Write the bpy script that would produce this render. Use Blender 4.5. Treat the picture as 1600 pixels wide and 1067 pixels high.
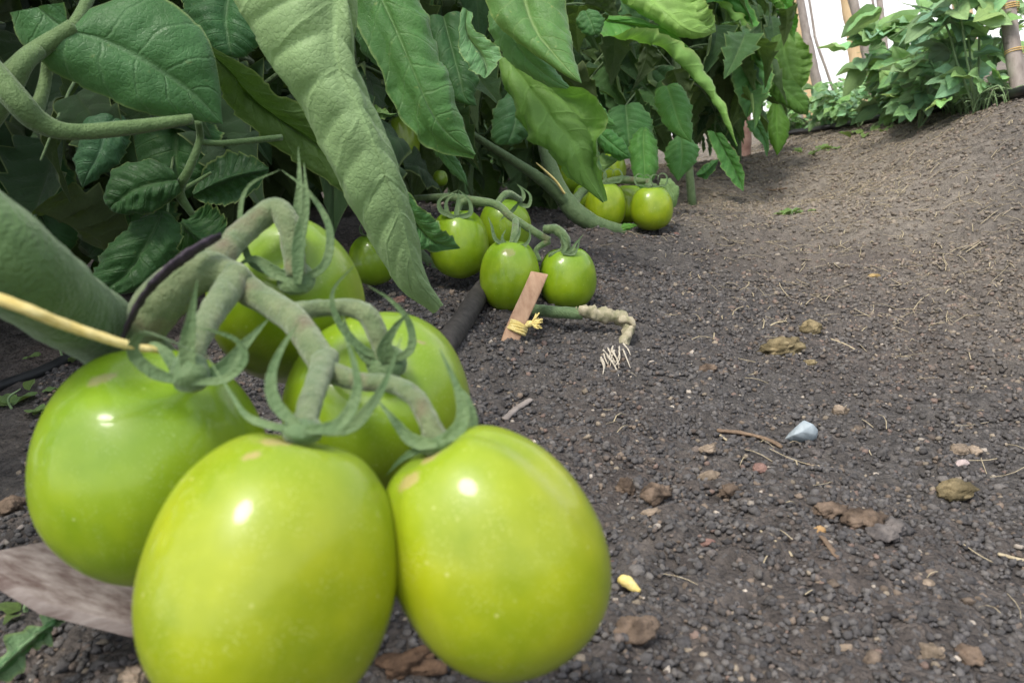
import bpy, math, random
import numpy as np
from mathutils import Vector, Matrix
random.seed(7); RNG = np.random.default_rng(11)
S = bpy.context.scene
for o in list(bpy.data.objects): bpy.data.objects.remove(o)

# ------------------------------------------------------------------ camera, sky, sun, exposure
CAM_H, PITCH, ROLL, FPX = .26, math.radians(17), math.radians(12), 1244.
_d = np.array([0, math.cos(PITCH), -math.sin(PITCH)])
_u0 = np.array([0, math.sin(PITCH), math.cos(PITCH)]); _r0 = np.array([1., 0, 0])
CR = math.cos(ROLL)*_r0 - math.sin(ROLL)*_u0
CU = math.sin(ROLL)*_r0 + math.cos(ROLL)*_u0
CP = np.array([0, 0, CAM_H])
cam_data = bpy.data.cameras.new('camera'); cam = bpy.data.objects.new('camera', cam_data)
S.collection.objects.link(cam); S.camera = cam
m = Matrix.Identity(4)
for i in range(3):
    m[i][0], m[i][1], m[i][2], m[i][3] = CR[i], CU[i], -_d[i], CP[i]
cam.matrix_world = m
cam_data.sensor_width = 36; cam_data.lens = FPX/1600*36
cam_data.clip_start = .02; cam_data.clip_end = 500
cam_data.dof.use_dof = True; cam_data.dof.focus_distance = .72; cam_data.dof.aperture_fstop = 20

SUN_EL, SUN_AZ = math.radians(67), math.radians(205)     # azimuth clockwise from +Y (camera looks along +Y)
w = bpy.data.worlds.new('World'); S.world = w; w.use_nodes = True
nt = w.node_tree; nt.nodes.clear()
sky = nt.nodes.new('ShaderNodeTexSky'); sky.sky_type = 'NISHITA'; sky.sun_disc = False
sky.sun_elevation = SUN_EL; sky.sun_rotation = SUN_AZ; sky.dust_density = 2.2; sky.air_density = 1.0; sky.ozone_density = .6
bg = nt.nodes.new('ShaderNodeBackground'); bg.inputs['Strength'].default_value = .15
wo = nt.nodes.new('ShaderNodeOutputWorld'); hs = nt.nodes.new('ShaderNodeHueSaturation'); hs.inputs['Saturation'].default_value = .5   # thin overcast
nt.links.new(sky.outputs[0], hs.inputs['Color']); nt.links.new(hs.outputs[0], bg.inputs[0]); nt.links.new(bg.outputs[0], wo.inputs[0])
sl = bpy.data.lights.new('sun', 'SUN'); sl.energy = 1.5; sl.angle = math.radians(17); sl.color = (1, .95, .87)
so = bpy.data.objects.new('sun', sl); S.collection.objects.link(so)
sd = Vector((math.sin(SUN_AZ)*math.cos(SUN_EL), math.cos(SUN_AZ)*math.cos(SUN_EL), math.sin(SUN_EL)))
so.rotation_euler = sd.to_track_quat('Z', 'Y').to_euler(); so.location = sd*5
S.view_settings.view_transform = 'Standard'; S.view_settings.look = 'None'
S.view_settings.exposure = 1.1; S.view_settings.gamma = 1; S.view_settings.use_curve_mapping = False
S.cycles.max_bounces = 8; S.cycles.transparent_max_bounces = 8
try: S.cycles.use_denoising = True
except Exception: pass

# ------------------------------------------------------------------ helpers
def at(px, py, Z): return CP + Z*(_d + (px-800)/FPX*CR - (py-533.5)/FPX*CU)
def proj(P):
    q = np.asarray(P) - CP; z = q @ _d
    zz = np.where(np.abs(z) < 1e-6, 1e-6, z)
    return 800 + FPX*(q @ CR)/zz, 533.5 - FPX*(q @ CU)/zz, z
def nrm(v): v = np.asarray(v, float); return v/(np.linalg.norm(v)+1e-12)

def tag(o, label=None, cat=None, group=None, kind=None):
    if label: o['label'] = label
    if cat: o['category'] = cat
    if group: o['group'] = group
    if kind: o['kind'] = kind
    return o
def empty(name, loc, label, cat, group=None):
    o = bpy.data.objects.new(name, None); o.empty_display_size = .02
    o.location = Vector(loc); S.collection.objects.link(o)
    o['_w'] = [float(x) for x in loc]
    return tag(o, label, cat, group)
def wloc(o): return np.array(o['_w'])
def make_mesh(name, V, F, mat, uv=None, smooth=True, col=None, attr=None):
    me = bpy.data.meshes.new(name)
    V = np.asarray(V, np.float32); F = np.asarray(F, np.int32)
    k = F.shape[1]; tot = np.full(len(F), k, np.int32); keep = np.ones(F.shape, bool)
    if k == 4:                                        # a repeated last corner marks a triangle
        tri = F[:, 2] == F[:, 3]; tot[tri] = 3; keep[tri, 3] = False
    idx = F[keep]
    me.vertices.add(len(V)); me.vertices.foreach_set('co', V.ravel())
    me.loops.add(len(idx)); me.loops.foreach_set('vertex_index', idx)
    me.polygons.add(len(F)); me.polygons.foreach_set('loop_start', np.r_[0, np.cumsum(tot)[:-1]].astype(np.int32))
    me.polygons.foreach_set('loop_total', tot)
    if smooth: me.polygons.foreach_set('use_smooth', np.ones(len(F), bool))
    if uv is not None:
        l = me.uv_layers.new(name='uv'); l.data.foreach_set('uv', np.asarray(uv, np.float32)[idx].ravel())
    if col is not None:
        a = me.color_attributes.new('tint', 'FLOAT_COLOR', 'POINT')
        c = np.ones((len(V), 4), np.float32); c[:, :3] = col; a.data.foreach_set('color', c.ravel())
    if attr:
        for kname, val in attr.items():
            a = me.attributes.new(kname, 'FLOAT', 'POINT'); a.data.foreach_set('value', np.asarray(val, np.float32))
    me.update(calc_edges=True); me.validate()
    if mat: me.materials.append(mat)
    return me
def link(name, me, parent=None, loc=(0, 0, 0)):
    o = bpy.data.objects.new(name, me); S.collection.objects.link(o)
    loc = np.asarray(loc, float); o['_w'] = [float(x) for x in loc]
    if parent is not None:
        o.parent = parent; o.location = Vector(loc - wloc(parent))
    else: o.location = Vector(loc)
    return o
def put(name, V, F, mat, parent=None, **kw):          # mesh given in world coordinates; the origin goes to its middle
    V = np.asarray(V, float); c = (V.min(0)+V.max(0))/2
    return link(name, make_mesh(name, V-c, F, mat, **kw), parent, c)
def grid_faces(nu, nv, wrap=False):
    i = np.arange(nu-1)[:, None]; jn = nv if wrap else nv-1
    j = np.arange(jn)[None]; j2 = (j+1) % nv
    return np.stack([i*nv+j, (i+1)*nv+j, (i+1)*nv+j2, i*nv+j2], -1).reshape(-1, 4)
def cat(*ms):                                         # join (V, F) pairs
    Vs, Fs, n = [], [], 0
    for V, F in ms: Vs.append(V); Fs.append(np.asarray(F)+n); n += len(V)
    return np.concatenate(Vs), np.concatenate(Fs)
def spline(P, n):                                     # Catmull-Rom through rows of P
    P = np.asarray(P, float); k = len(P)
    if k == 2: t = np.linspace(0, 1, n)[:, None]; return P[0]*(1-t)+P[1]*t
    Q = np.vstack([2*P[0]-P[1], P, 2*P[-1]-P[-2]])
    s = np.linspace(0, k-1, n); i = np.minimum(s.astype(int), k-2); t = (s-i)[:, None]
    a, b, c, d = Q[i], Q[i+1], Q[i+2], Q[i+3]
    return .5*(2*b+(c-a)*t+(2*a-5*b+4*c-d)*t**2+(3*b-a-3*c+d)*t**3)
_lat = RNG.random((64, 64, 64))
def vnoise(P):
    P = np.asarray(P, float); i = np.floor(P).astype(int); f = P-i; f = f*f*(3-2*f); r = 0
    for a in (0, 1):
        for b in (0, 1):
            for c in (0, 1):
                wt = (f[..., 0] if a else 1-f[..., 0])*(f[..., 1] if b else 1-f[..., 1])*(f[..., 2] if c else 1-f[..., 2])
                r = r + wt*_lat[(i[..., 0]+a) % 64, (i[..., 1]+b) % 64, (i[..., 2]+c) % 64]
    return r*2-1
def fbm(P, o=3): return sum(vnoise(np.asarray(P)*2**k+k*17.3)/2**k for k in range(o))
def tube(P, R, n=40, seg=10, aspect=1., hint=None, lump=0., cap=True, seed=0, chan=0.):
    P = spline(P, n); R = spline(np.asarray(R, float)[:, None], n)[:, 0] if np.ndim(R) else np.full(n, R)
    R = np.maximum(R, 1e-5)
    T = np.gradient(P, axis=0); T /= np.linalg.norm(T, axis=1)[:, None]+1e-12
    nn = np.zeros_like(P)
    a = np.asarray(hint, float) if hint is not None else (np.array([.3, .2, 1.]) if abs(T[0, 2]) < .8 else np.array([1., .2, 0]))
    for i in range(n):
        h = a if hint is not None and i == 0 else (nn[i-1] if i else a)
        nn[i] = nrm(h - T[i]*(h @ T[i]))
    B = np.cross(T, nn)
    th = np.arange(seg)*2*math.pi/seg
    V = P[:, None]+R[:, None, None]*(np.cos(th)[None, :, None]*B[:, None]+aspect*np.sin(th)[None, :, None]*nn[:, None])
    if chan: V = V+chan*R[:, None, None]*(np.cos(th)**2)[None, :, None]*nn[:, None]
    if lump:
        f = 1.6/max(R.mean(), 1e-4)
        dsp = vnoise(V*f+seed)*lump
        V = P[:, None]+(V-P[:, None])*(1+dsp)[..., None]
    V = V.reshape(-1, 3); F = grid_faces(n, seg, True)
    if cap:
        V = np.vstack([V, P[0]-T[0]*R[0]*.3, P[-1]+T[-1]*R[-1]*.3]); k = n*seg
        j = np.arange(seg); j2 = (j+1) % seg; b = (n-1)*seg
        F = np.vstack([F, np.stack([np.full(seg, k), j, j2, j2], -1), np.stack([np.full(seg, k+1), b+j2, b+j, b+j], -1)])
    return V, F
def fix(F):                                           # degenerate quads from the caps become clean after validate()
    return F
def ptube(pts, n=40, seg=12, **kw):                   # points (px, py, depth, radius in px)
    return tube([at(p[0], p[1], p[2]) for p in pts], [p[3]*p[2]/FPX for p in pts], n, seg, **kw)
def ico(sub):
    import bmesh
    bm = bmesh.new(); bmesh.ops.create_icosphere(bm, subdivisions=sub, radius=1)
    V = np.array([v.co[:] for v in bm.verts]); F = np.array([[v.index for v in f.verts] for f in bm.faces]); bm.free()
    return V, F

# ------------------------------------------------------------------ node helper and materials
class N:
    def __init__(s, name):
        s.m = bpy.data.materials.new(name); s.m.use_nodes = True; s.t = s.m.node_tree; s.t.nodes.clear()
        s.out = s.t.nodes.new('ShaderNodeOutputMaterial')
    def n(s, ty, _props=None, **ins):
        nd = s.t.nodes.new('ShaderNode'+ty)
        for k, v in (_props or {}).items(): setattr(nd, k, v)
        for k, v in ins.items():
            key = int(k[1:]) if k[0] == 'i' and k[1:].isdigit() else k.replace('_', ' ')
            s.set(nd.inputs[key], v)
        return nd
    def set(s, inp, v):
        if isinstance(v, bpy.types.NodeSocket): s.t.links.new(v, inp)
        elif isinstance(v, bpy.types.Node): s.t.links.new(v.outputs[0], inp)
        else:
            if isinstance(v, tuple) and len(v) == 3 and inp.type == 'RGBA': v = v+(1,)
            inp.default_value = v
    def math(s, op, a, b=0., c=0.): return s.n('Math', {'operation': op}, i0=a, i1=b, i2=c).outputs[0]
    def mix(s, f, a, b, mode='MIX'):
        nd = s.t.nodes.new('ShaderNodeMix'); nd.data_type = 'RGBA'; nd.blend_type = mode
        s.set(nd.inputs[0], f); s.set(nd.inputs[6], a); s.set(nd.inputs[7], b); return nd.outputs[2]
    def ramp(s, f, lo, hi, a=0., b=1.):
        return s.n('MapRange', None, i0=f, i1=lo, i2=hi, i3=a, i4=b).outputs[0]
    def noise(s, vec, scale, detail=3., rough=.55, o=0): return s.n('TexNoise', None, Vector=vec, Scale=scale, Detail=detail, Roughness=rough).outputs[o]
    def obj(s): return s.n('TexCoord').outputs['Object']
    def pos(s): return s.n('NewGeometry').outputs['Position']
    def bump(s, h, strength=.5, dist=.001): return s.n('Bump', None, Height=h, Strength=strength, Distance=dist).outputs[0]
    def done(s, sh): s.t.links.new(sh if isinstance(sh, bpy.types.NodeSocket) else sh.outputs[0], s.out.inputs[0]); return s.m

def leaf_mat(name, top, under, trans, tw=.22, rough=.5, veins=7., spec=.28, vein_c=(.13, .21, .075)):
    s = N(name); uv = s.n('TexCoord').outputs['UV']; sp = s.n('SeparateXYZ', None, i0=uv)
    u, v = sp.outputs[0], sp.outputs[1]
    av = s.math('ABSOLUTE', s.math('SUBTRACT', v, .5))
    wob = s.math('MULTIPLY', s.noise(uv, 6., 2.), .10)
    ph = s.math('ADD', s.math('SUBTRACT', s.math('MULTIPLY', u, veins), s.math('MULTIPLY', av, 2.6)), s.math('MULTIPLY', wob, 3.))
    fr = s.math('ABSOLUTE', s.math('SUBTRACT', s.math('FRACT', ph), .5))
    lat = s.ramp(fr, .07, .0)
    mid = s.ramp(av, .035, .008)
    vein = s.math('MAXIMUM', s.math('MULTIPLY', lat, .6), mid)
    ob = s.obj()
    vor = s.n('TexVoronoi', {'feature': 'DISTANCE_TO_EDGE'}, Vector=ob, Scale=330.).outputs['Distance']
    net = s.math('MULTIPLY', s.ramp(vor, .14, .0), .35)
    inf = s.n('ObjectInfo')
    big = s.noise(ob, 45., 3.); hue = s.math('MULTIPLY', inf.outputs['Random'], 1.)
    t2 = tuple(c*1.55 for c in top)
    ct = s.mix(s.ramp(big, .35, .7), top+(1,), t2+(1,))
    ct = s.mix(s.math('MULTIPLY', hue, .45), ct, (top[0]*1.9, top[1]*1.45, top[2]*.9, 1))
    ct = s.mix(s.math('MULTIPLY', net, .18), ct, vein_c+(1,))
    ct = s.mix(s.math('MULTIPLY', vein, .28), ct, vein_c+(1,))
    spots = s.ramp(s.noise(ob, 160., 3.), .66, .74)
    ct = s.mix(s.math('MULTIPLY', spots, .35), ct, (.19, .22, .06, 1))
    cu = s.mix(s.ramp(big, .35, .7), under+(1,), tuple(c*.78 for c in under)+(1,))
    cu = s.mix(s.math('MULTIPLY', vein, .5), cu, tuple(min(1, c*1.35) for c in under)+(1,))
    cu = s.mix(s.math('MULTIPLY', net, .25), cu, tuple(c*.6 for c in under)+(1,))
    back = s.n('NewGeometry').outputs['Backfacing']
    c = s.mix(back, ct, cu)
    c = s.mix(1., c, inf.outputs['Color'], 'MULTIPLY')
    edge = s.ramp(av, .470, .492)
    c = s.mix(s.math('MULTIPLY', edge, .5), c, (.26, .33, .10, 1))
    h = s.math('ADD', s.math('MULTIPLY', s.math('ADD', vein, s.math('MULTIPLY', net, .5)), -1.), s.math('MULTIPLY', s.noise(ob, 260., 3.), .9))
    b = s.bump(h, .7, .0011)
    p = s.n('BsdfPrincipled', None, Base_Color=c, Roughness=s.ramp(s.noise(ob, 90., 2.), .3, .7, rough-.08, rough+.12), Normal=b)
    p.inputs['Specular IOR Level'].default_value = spec
    p.inputs['Sheen Weight'].default_value = .08
    tr = s.n('BsdfTranslucent', None, Color=s.mix(1., trans+(1,), inf.outputs['Color'], 'MULTIPLY'), Normal=b)
    return s.done(s.n('MixShader', None, i0=tw, i1=p, i2=tr))
def fuzz_mat(name, a, b, rough=.6, sheen=.35, scale=120., spec=.3, c3=None, bk=2.2):
    s = N(name); ob = s.obj()
    c = s.mix(s.ramp(s.noise(ob, scale, 4.), .3, .7), a+(1,), b+(1,))
    if c3: c = s.mix(s.ramp(s.noise(ob, scale*.35, 3.), .55, .7), c, c3+(1,))
    c = s.mix(1., c, s.n('ObjectInfo').outputs['Color'], 'MULTIPLY')
    p = s.n('BsdfPrincipled', None, Base_Color=c, Roughness=rough, Normal=s.bump(s.math('ADD', s.noise(ob, scale*7, 3.), s.math('MULTIPLY', s.noise(ob, scale*1.6, 4., .7), bk)), .8, .0009))
    p.inputs['Sheen Weight'].default_value = sheen; p.inputs['Sheen Roughness'].default_value = .4
    p.inputs['Sheen Tint'].default_value = (.85, .95, .75, 1); p.inputs['Specular IOR Level'].default_value = spec
    return s.done(p)
def tomato_mat():
    s = N('tomato_skin'); ob = s.obj(); inf = s.n('ObjectInfo')
    vec = s.n('VectorMath', {'operation': 'ADD'}, i0=ob, i1=s.n('CombineXYZ', None, i0=inf.outputs['Random'], i1=inf.outputs['Random']).outputs[0]).outputs[0]
    c = s.mix(s.ramp(s.noise(vec, 55., 3.), .3, .7), (.180, .258, .005, 1), (.275, .345, .009, 1))
    sh = s.n('Attribute', {'attribute_name': 'shoulder'}).outputs['Fac']
    c = s.mix(s.math('MULTIPLY', sh, .55), c, (.15, .28, .015, 1))
    mp = s.n('Mapping', None, i0=vec); mp.inputs['Scale'].default_value = (1, 1, .18)
    c = s.mix(s.ramp(s.noise(mp.outputs[0], 170., 2.), .5, .75, 0, .07), c, (.42, .5, .10, 1))
    fine = s.ramp(s.n('TexVoronoi', None, Vector=vec, Scale=1100.).outputs['Distance'], .32, .18)
    c = s.mix(s.math('MULTIPLY', fine, s.ramp(s.noise(vec, 130., 3.), .4, .65, .0, .38)), c, (.46, .52, .20, 1))
    dots = s.n('TexVoronoi', None, Vector=vec, Scale=260.).outputs['Distance']
    keep = s.ramp(s.noise(vec, 60., 1.), .52, .60)
    c = s.mix(s.math('MULTIPLY', s.math('MULTIPLY', s.ramp(dots, .16, .07), keep), .42), c, (.55, .58, .26, 1))
    sc = s.n('Attribute', {'attribute_name': 'scar'}).outputs['Fac']
    sc2 = s.ramp(s.math('ADD', sc, s.math('MULTIPLY', s.math('SUBTRACT', s.noise(vec, 420., 3.), .5), .7)), .45, .7)
    c = s.mix(s.math('MULTIPLY', sc2, .62), c, (.34, .26, .13, 1))
    c = s.mix(1., c, inf.outputs['Color'], 'MULTIPLY')
    p = s.n('BsdfPrincipled', None, Base_Color=c, Roughness=s.math('ADD', s.ramp(s.noise(vec, 130., 3.), .3, .7, .36, .46), s.math('MULTIPLY', sc2, .35)),
            Normal=s.bump(s.math('ADD', s.noise(vec, 900., 2.), s.math('MULTIPLY', sc2, 1.5)), .06, .0005))
    p.inputs['Subsurface Weight'].default_value = .22; p.inputs['Subsurface Radius'].default_value = (.006, .008, .001)
    p.inputs['Subsurface Scale'].default_value = .7; p.inputs['Coat Weight'].default_value = .42; p.inputs['Coat Roughness'].default_value = .10; p.inputs['Coat IOR'].default_value = 1.45; p.inputs['Specular IOR Level'].default_value = .3
    return s.done(p)
def soil_mat():
    s = N('dark_soil'); ps = s.pos()
    c = s.mix(s.ramp(s.noise(ps, 90., 5., .65), .35, .68), (.066, .061, .057, 1), (.145, .131, .118, 1))
    c = s.mix(s.ramp(s.noise(ps, 3.2, 3.), .42, .68, 0, .6), c, s.mix(1., c, (1.16, .98, .90, 1), 'MULTIPLY'))     # redder, peaty patches
    dry = s.n('Attribute', {'attribute_name': 'dry'}).outputs['Fac']
    c2 = s.mix(s.ramp(s.noise(ps, 55., 5., .7), .35, .68), (.155, .135, .112, 1), (.325, .283, .228, 1))
    c = s.mix(s.ramp(s.math('ADD', dry, s.math('MULTIPLY', s.math('SUBTRACT', s.noise(ps, 7., 4.), .5), 1.1)), .15, .85), c, c2)
    fl = s.ramp(s.n('TexVoronoi', None, Vector=ps, Scale=210.).outputs['Distance'], .22, .12)
    c = s.mix(s.math('MULTIPLY', fl, s.ramp(s.noise(ps, 120., 1.), .55, .65, 0, .7)), c, (.27, .22, .16, 1))
    h = s.math('ADD', s.noise(ps, 420., 4., .7), s.math('MULTIPLY', s.n('TexVoronoi', None, Vector=ps, Scale=300.).outputs['Distance'], -1.))
    p = s.n('BsdfPrincipled', None, Base_Color=c, Roughness=.95, Normal=s.bump(h, 1., .0035)); p.inputs['Specular IOR Level'].default_value = .15
    return s.done(p)
def tint_mat(name, rough=.9, bs=700., spec=.2, bstr=.6):
    s = N(name); ps = s.pos()
    c = s.n('Attribute', {'attribute_name': 'tint'}).outputs['Color']
    c = s.mix(1., c, s.mix(s.noise(ps, bs, 3.), (.55, .55, .55, 1), (1.45, 1.4, 1.35, 1)), 'MULTIPLY')
    p = s.n('BsdfPrincipled', None, Base_Color=c, Roughness=rough, Normal=s.bump(s.noise(ps, bs*1.6, 4.), bstr, .0012)); p.inputs['Specular IOR Level'].default_value = spec
    return s.done(p)
def plain(name, a, b, rough=.8, scale=200., bstr=.5, stretch=None, spec=.3, dist=.001):
    s = N(name); ob = s.obj()
    if stretch: mp = s.n('Mapping', None, i0=ob); mp.inputs['Scale'].default_value = stretch; ob = mp.outputs[0]
    f = s.noise(ob, scale, 5., .65)
    c = s.mix(s.ramp(f, .3, .7), a+(1,), b+(1,))
    p = s.n('BsdfPrincipled', None, Base_Color=c, Roughness=rough, Normal=s.bump(f, bstr, dist)); p.inputs['Specular IOR Level'].default_value = spec
    return s.done(p)
def film_mat():
    s = N('plastic_film'); ps = s.pos()
    c = s.mix(s.noise(ps, 3., 3.), (.90, .90, .90, 1), (.93, .925, .92, 1))
    d = s.n('BsdfPrincipled', None, Base_Color=c, Roughness=.45); t = s.n('BsdfTranslucent', None, Color=c)
    return s.done(s.n('MixShader', None, i0=.22, i1=d, i2=t))

M = dict(
    leaf=leaf_mat('tomato_leaf', (.024, .076, .019), (.115, .19, .062), (.15, .30, .04)),
    pea=leaf_mat('pea_leaf', (.20, .34, .145), (.30, .43, .22), (.42, .60, .16), .24, .55, 6., .3, (.2, .3, .15)),
    stem=fuzz_mat('green_stem', (.075, .125, .045), (.12, .18, .075)),
    truss=fuzz_mat('truss_stem', (.085, .130, .048), (.165, .200, .092), sheen=.5, c3=(.135, .115, .06), scale=170.),
    sepal=fuzz_mat('sepal_green', (.060, .116, .040), (.125, .185, .075), sheen=.4, bk=.25),
    tomato=tomato_mat(), soil=soil_mat(), crumb=tint_mat('soil_crumb'), stone=tint_mat('stone', .95, 420., .15, 1.1),
    straw=plain('straw', (.26, .21, .13), (.52, .44, .29), .8, 300., .3),
    raffia=plain('yellow_raffia', (.62, .46, .12), (.80, .68, .30), .6, 250., .5, (1, 1, 1)),
    stake=plain('pale_wood', (.34, .20, .12), (.50, .33, .21), .75, 60., .5, (3, 3, .4)),
    plank=plain('weathered_board', (.070, .042, .034), (.29, .255, .23), .9, 110., .35, (.22, 1.5, 1.5), dist=.002),
    bark=plain('grey_bark', (.20, .165, .14), (.37, .32, .28), .9, 60., .9, (1, 1, .3), dist=.003),
    post=plain('peeled_log', (.48, .33, .17), (.66, .50, .30), .8, 18., .6, (1.5, 1.5, .25), dist=.004),
    redpost=plain('reddish_bark', (.22, .12, .09), (.36, .23, .18), .9, 40., .8, dist=.003),
    pipe=plain('black_plastic', (.012, .013, .014), (.03, .03, .03), .45, 90., .3),
    shard=plain('blue_grey_stone', (.24, .28, .30), (.36, .41, .43), .45, 160., .5),
    hose=plain('dusty_hose', (.02, .018, .017), (.065, .058, .052), .8, 120., .5),
    stub=plain('cut_stem', (.15, .155, .075), (.44, .38, .27), .85, 130., .8, dist=.0015),
    rootw=plain('pale_root', (.36, .32, .25), (.60, .54, .43), .8, 200., .3),
    scab=plain('withered_tissue', (.018, .013, .018), (.055, .04, .055), .55, 260., .7),
    brown=plain('dry_brown', (.11, .075, .05), (.24, .165, .105), .8, 260., .6),
    hair=plain('plant_hair', (.42, .48, .33), (.55, .6, .45), .6, 50., 0.),
    film=film_mat(), twine=plain('orange_twine', (.55, .33, .1), (.7, .5, .2), .7, 300., .3),
)

# ------------------------------------------------------------------ ground
ANCH = np.array([(-1.5, .3, .12), (-1.5, 1.5, .12), (-.42, .69, .11), (-.18, .25, .095), (-.5, .1, .10), (-.05, .10, .085), (.02, .23, .058), (.16, .24, .012),
    (-.05, .84, .085), (.064, .77, .047), (.243, 1.18, .025), (.05, 1.2, .075), (.18, .49, -.004), (.246, .70, -.016), (.5, .74, -.055), (.69, 1.58, -.06),
    (.97, 1.406, .068), (1.09, 2.8, -.09), (1.15, 1.4, .095), (1.6, 1.4, .10), (1.5, 2.8, -.05), (.9, 2.81, -.125), (.4, .3, -.03), (.9, .7, .03), (1.3, .5, .10),
    (.45, 2., .0), (0, 2.5, .05), (-1, 3, .05), (3, 3, 0), (-3, 0, .1), (3, 0, .1), (0, 5, -.1), (5, 6, -.1), (-5, 6, 0), (1.5, 4.2, -.15), (0, -3, .05), (-6, -6, 0), (6, -6, 0)])
def _U(r2): return np.where(r2 < 1e-12, 0, r2*np.log(np.maximum(r2, 1e-12)))
_n = len(ANCH); _K = _U(((ANCH[:, None, :2]-ANCH[None, :, :2])**2).sum(-1))+np.eye(_n)*1e-4
_Pm = np.c_[np.ones(_n), ANCH[:, :2]]
_sol = np.linalg.solve(np.block([[_K, _Pm], [_Pm.T, np.zeros((3, 3))]]), np.r_[ANCH[:, 2], 0, 0, 0])
def ground0(X, Y):
    X = np.asarray(X, float); Y = np.asarray(Y, float); sh = X.shape; Q = np.stack([X.ravel(), Y.ravel()], -1)
    z = _sol[_n]+Q @ _sol[_n+1:]
    for a, c in zip(ANCH, _sol[:_n]): z = z+c*_U(((Q-a[:2])**2).sum(-1))
    r = np.hypot(Q[:, 0], Q[:, 1]); k = np.clip((r-5)/4, 0, 1)
    z = np.clip(z, -.3, .3)*(1-k)+(-.05)*k
    return z.reshape(sh)
def ground_h(X, Y):
    X = np.asarray(X, float); Y = np.asarray(Y, float)
    P = np.stack([X, Y, np.zeros_like(X)], -1)
    return ground0(X, Y)+.006*fbm(P*14, 2)+.0032*fbm(P*55+9, 2)
def hit(px, py):
    Z = np.geomspace(.12, 8, 500); P = np.array([at(px, py, z) for z in Z])
    h = P[:, 2]-ground_h(P[:, 0], P[:, 1]); i = int(np.argmax(h < 0)) if (h < 0).any() else len(Z)-1
    return P[i], Z[i]
def path_dry(X, Y):                                   # where the trodden, dusty path lies
    c = .55+.12*(Y-.7)
    return np.clip(1-np.abs(X-c)/(.33+.1*Y), 0, 1)*np.clip((Y-.35)/.9, 0, 1)+np.clip((Y-1.2)/1.2, 0, .7)*(X > .3)
def lines(lo, hi, step, far, g=1.16):
    a = list(np.arange(lo, hi, step)); s = step; x = a[-1]
    while x < far: s *= g; x += s; a.append(x)
    s = step; x = a[0]; pre = []
    while x > -far: s *= g; x -= s; pre.append(x)
    return np.array(pre[::-1]+a)
gx = lines(-.5, 1.2, .0042, 60.); gy = lines(.06, .95, .0042, 1.0, 1.0)
yy = [gy[gy <= .95][-1]]; st = .0042
while yy[-1] < 70: st *= 1.022 if yy[-1] < 3 else 1.16; yy.append(yy[-1]+st)
pre = []; x = .06; st = .0042
while x > -60: st *= 1.2; x -= st; pre.append(x)
gy = np.array(pre[::-1]+list(np.arange(.06, .95, .0042))+yy[1:])
GX, GY = np.meshgrid(gx, gy, indexing='ij')
GZ = ground_h(GX, GY)+.0022*vnoise(np.stack([GX, GY, GX*0], -1)*170)
g = link('ground', make_mesh('ground', np.stack([GX, GY, GZ], -1).reshape(-1, 3), grid_faces(len(gx), len(gy)), M['soil'], attr={'dry': path_dry(GX, GY).ravel()}))
# faces of a grid running (x, y) wind downwards: turn them up
g.data.flip_normals(); tag(g, kind='structure')

# soil crumbs, pebbles and straw: uncountable
PAL = np.array([(.073, .070, .070), (.094, .090, .088), (.120, .113, .107), (.125, .104, .090), (.160, .128, .100), (.17, .125, .105), (.23, .195, .15), (.36, .32, .27)])
def crumbs(name, n, smin, smax, sub, pw, xr, probs, pwr=1.3, mat='crumb', sink=.25, y1=3.0, smooth=True):
    V0, F0 = ico(sub); nv = len(V0)
    Y = .1+(RNG.random(n)**pwr)*y1
    Y = np.maximum(Y, .09); lo = np.where(Y > .7, -.25+.18*(Y-.7), -.42*Y-.12); hi = .78*Y+.15
    X = lo+(hi-lo)*RNG.random(n)
    s = smin*(smax/smin)**(RNG.random(n)**pw)
    s *= np.clip(.75+.5*Y, .8, 1.6)
    Z = ground_h(X, Y)
    A = RNG.normal(size=(n, 3)); A /= np.linalg.norm(A, axis=1)[:, None]
    q = RNG.normal(size=(n, 4)); q /= np.linalg.norm(q, axis=1)[:, None]; a, b, c, d = q.T
    R = np.stack([np.stack([1-2*(c*c+d*d), 2*(b*c-a*d), 2*(b*d+a*c)], -1), np.stack([2*(b*c+a*d), 1-2*(b*b+d*d), 2*(c*d-a*b)], -1), np.stack([2*(b*d-a*c), 2*(c*d+a*b), 1-2*(b*b+c*c)], -1)], 1)
    sc = RNG.uniform(.65, 1.25, (n, 1, 3))
    jit = RNG.uniform(.6, 1.3, (n, nv, 1))
    L = V0[None]*sc*jit*s[:, None, None]
    W = np.einsum('nij,nvj->nvi', R, L)*np.array([1, 1, .8])
    W += np.stack([X, Y, Z+s*(.5-sink)], -1)[:, None]
    dry = np.clip(path_dry(X, Y), 0, 1)
    ci = np.where(RNG.random(n) < .55*dry, RNG.integers(3, 7, n), RNG.choice(len(PAL), n, p=probs))
    col = PAL[ci]*RNG.uniform(.7, 1.3, (n, 1)); kd = (dry*.75)[:, None]; col = col*(1-kd)+kd*np.array([.245, .212, .168])*RNG.uniform(.6, 1.35, (n, 1))
    F = (F0[None]+(np.arange(n)*nv)[:, None, None]).reshape(-1, 3)
    o = link(name, make_mesh(name, W.reshape(-1, 3), F, M[mat], smooth=smooth, col=np.repeat(col, nv, 0)))
    return tag(o, kind='stuff')
PB = [.35, .32, .20, .065, .03, .015, .013, .007]
crumbs('soil_crumbs', 42000, .0010, .0026, 1, 1.0, None, PB, 1.15, y1=.85, smooth=False)
crumbs('soil_crumbs', 40000, .0010, .0030, 1, 1.2, None, PB, 1.2, y1=3.0, smooth=False)
crumbs('soil_lumps', 3800, .0018, .0038, 2, 1.5, None, [.38, .33, .17, .06, .03, .01, .015, .005], 1.8, sink=.35)
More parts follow.
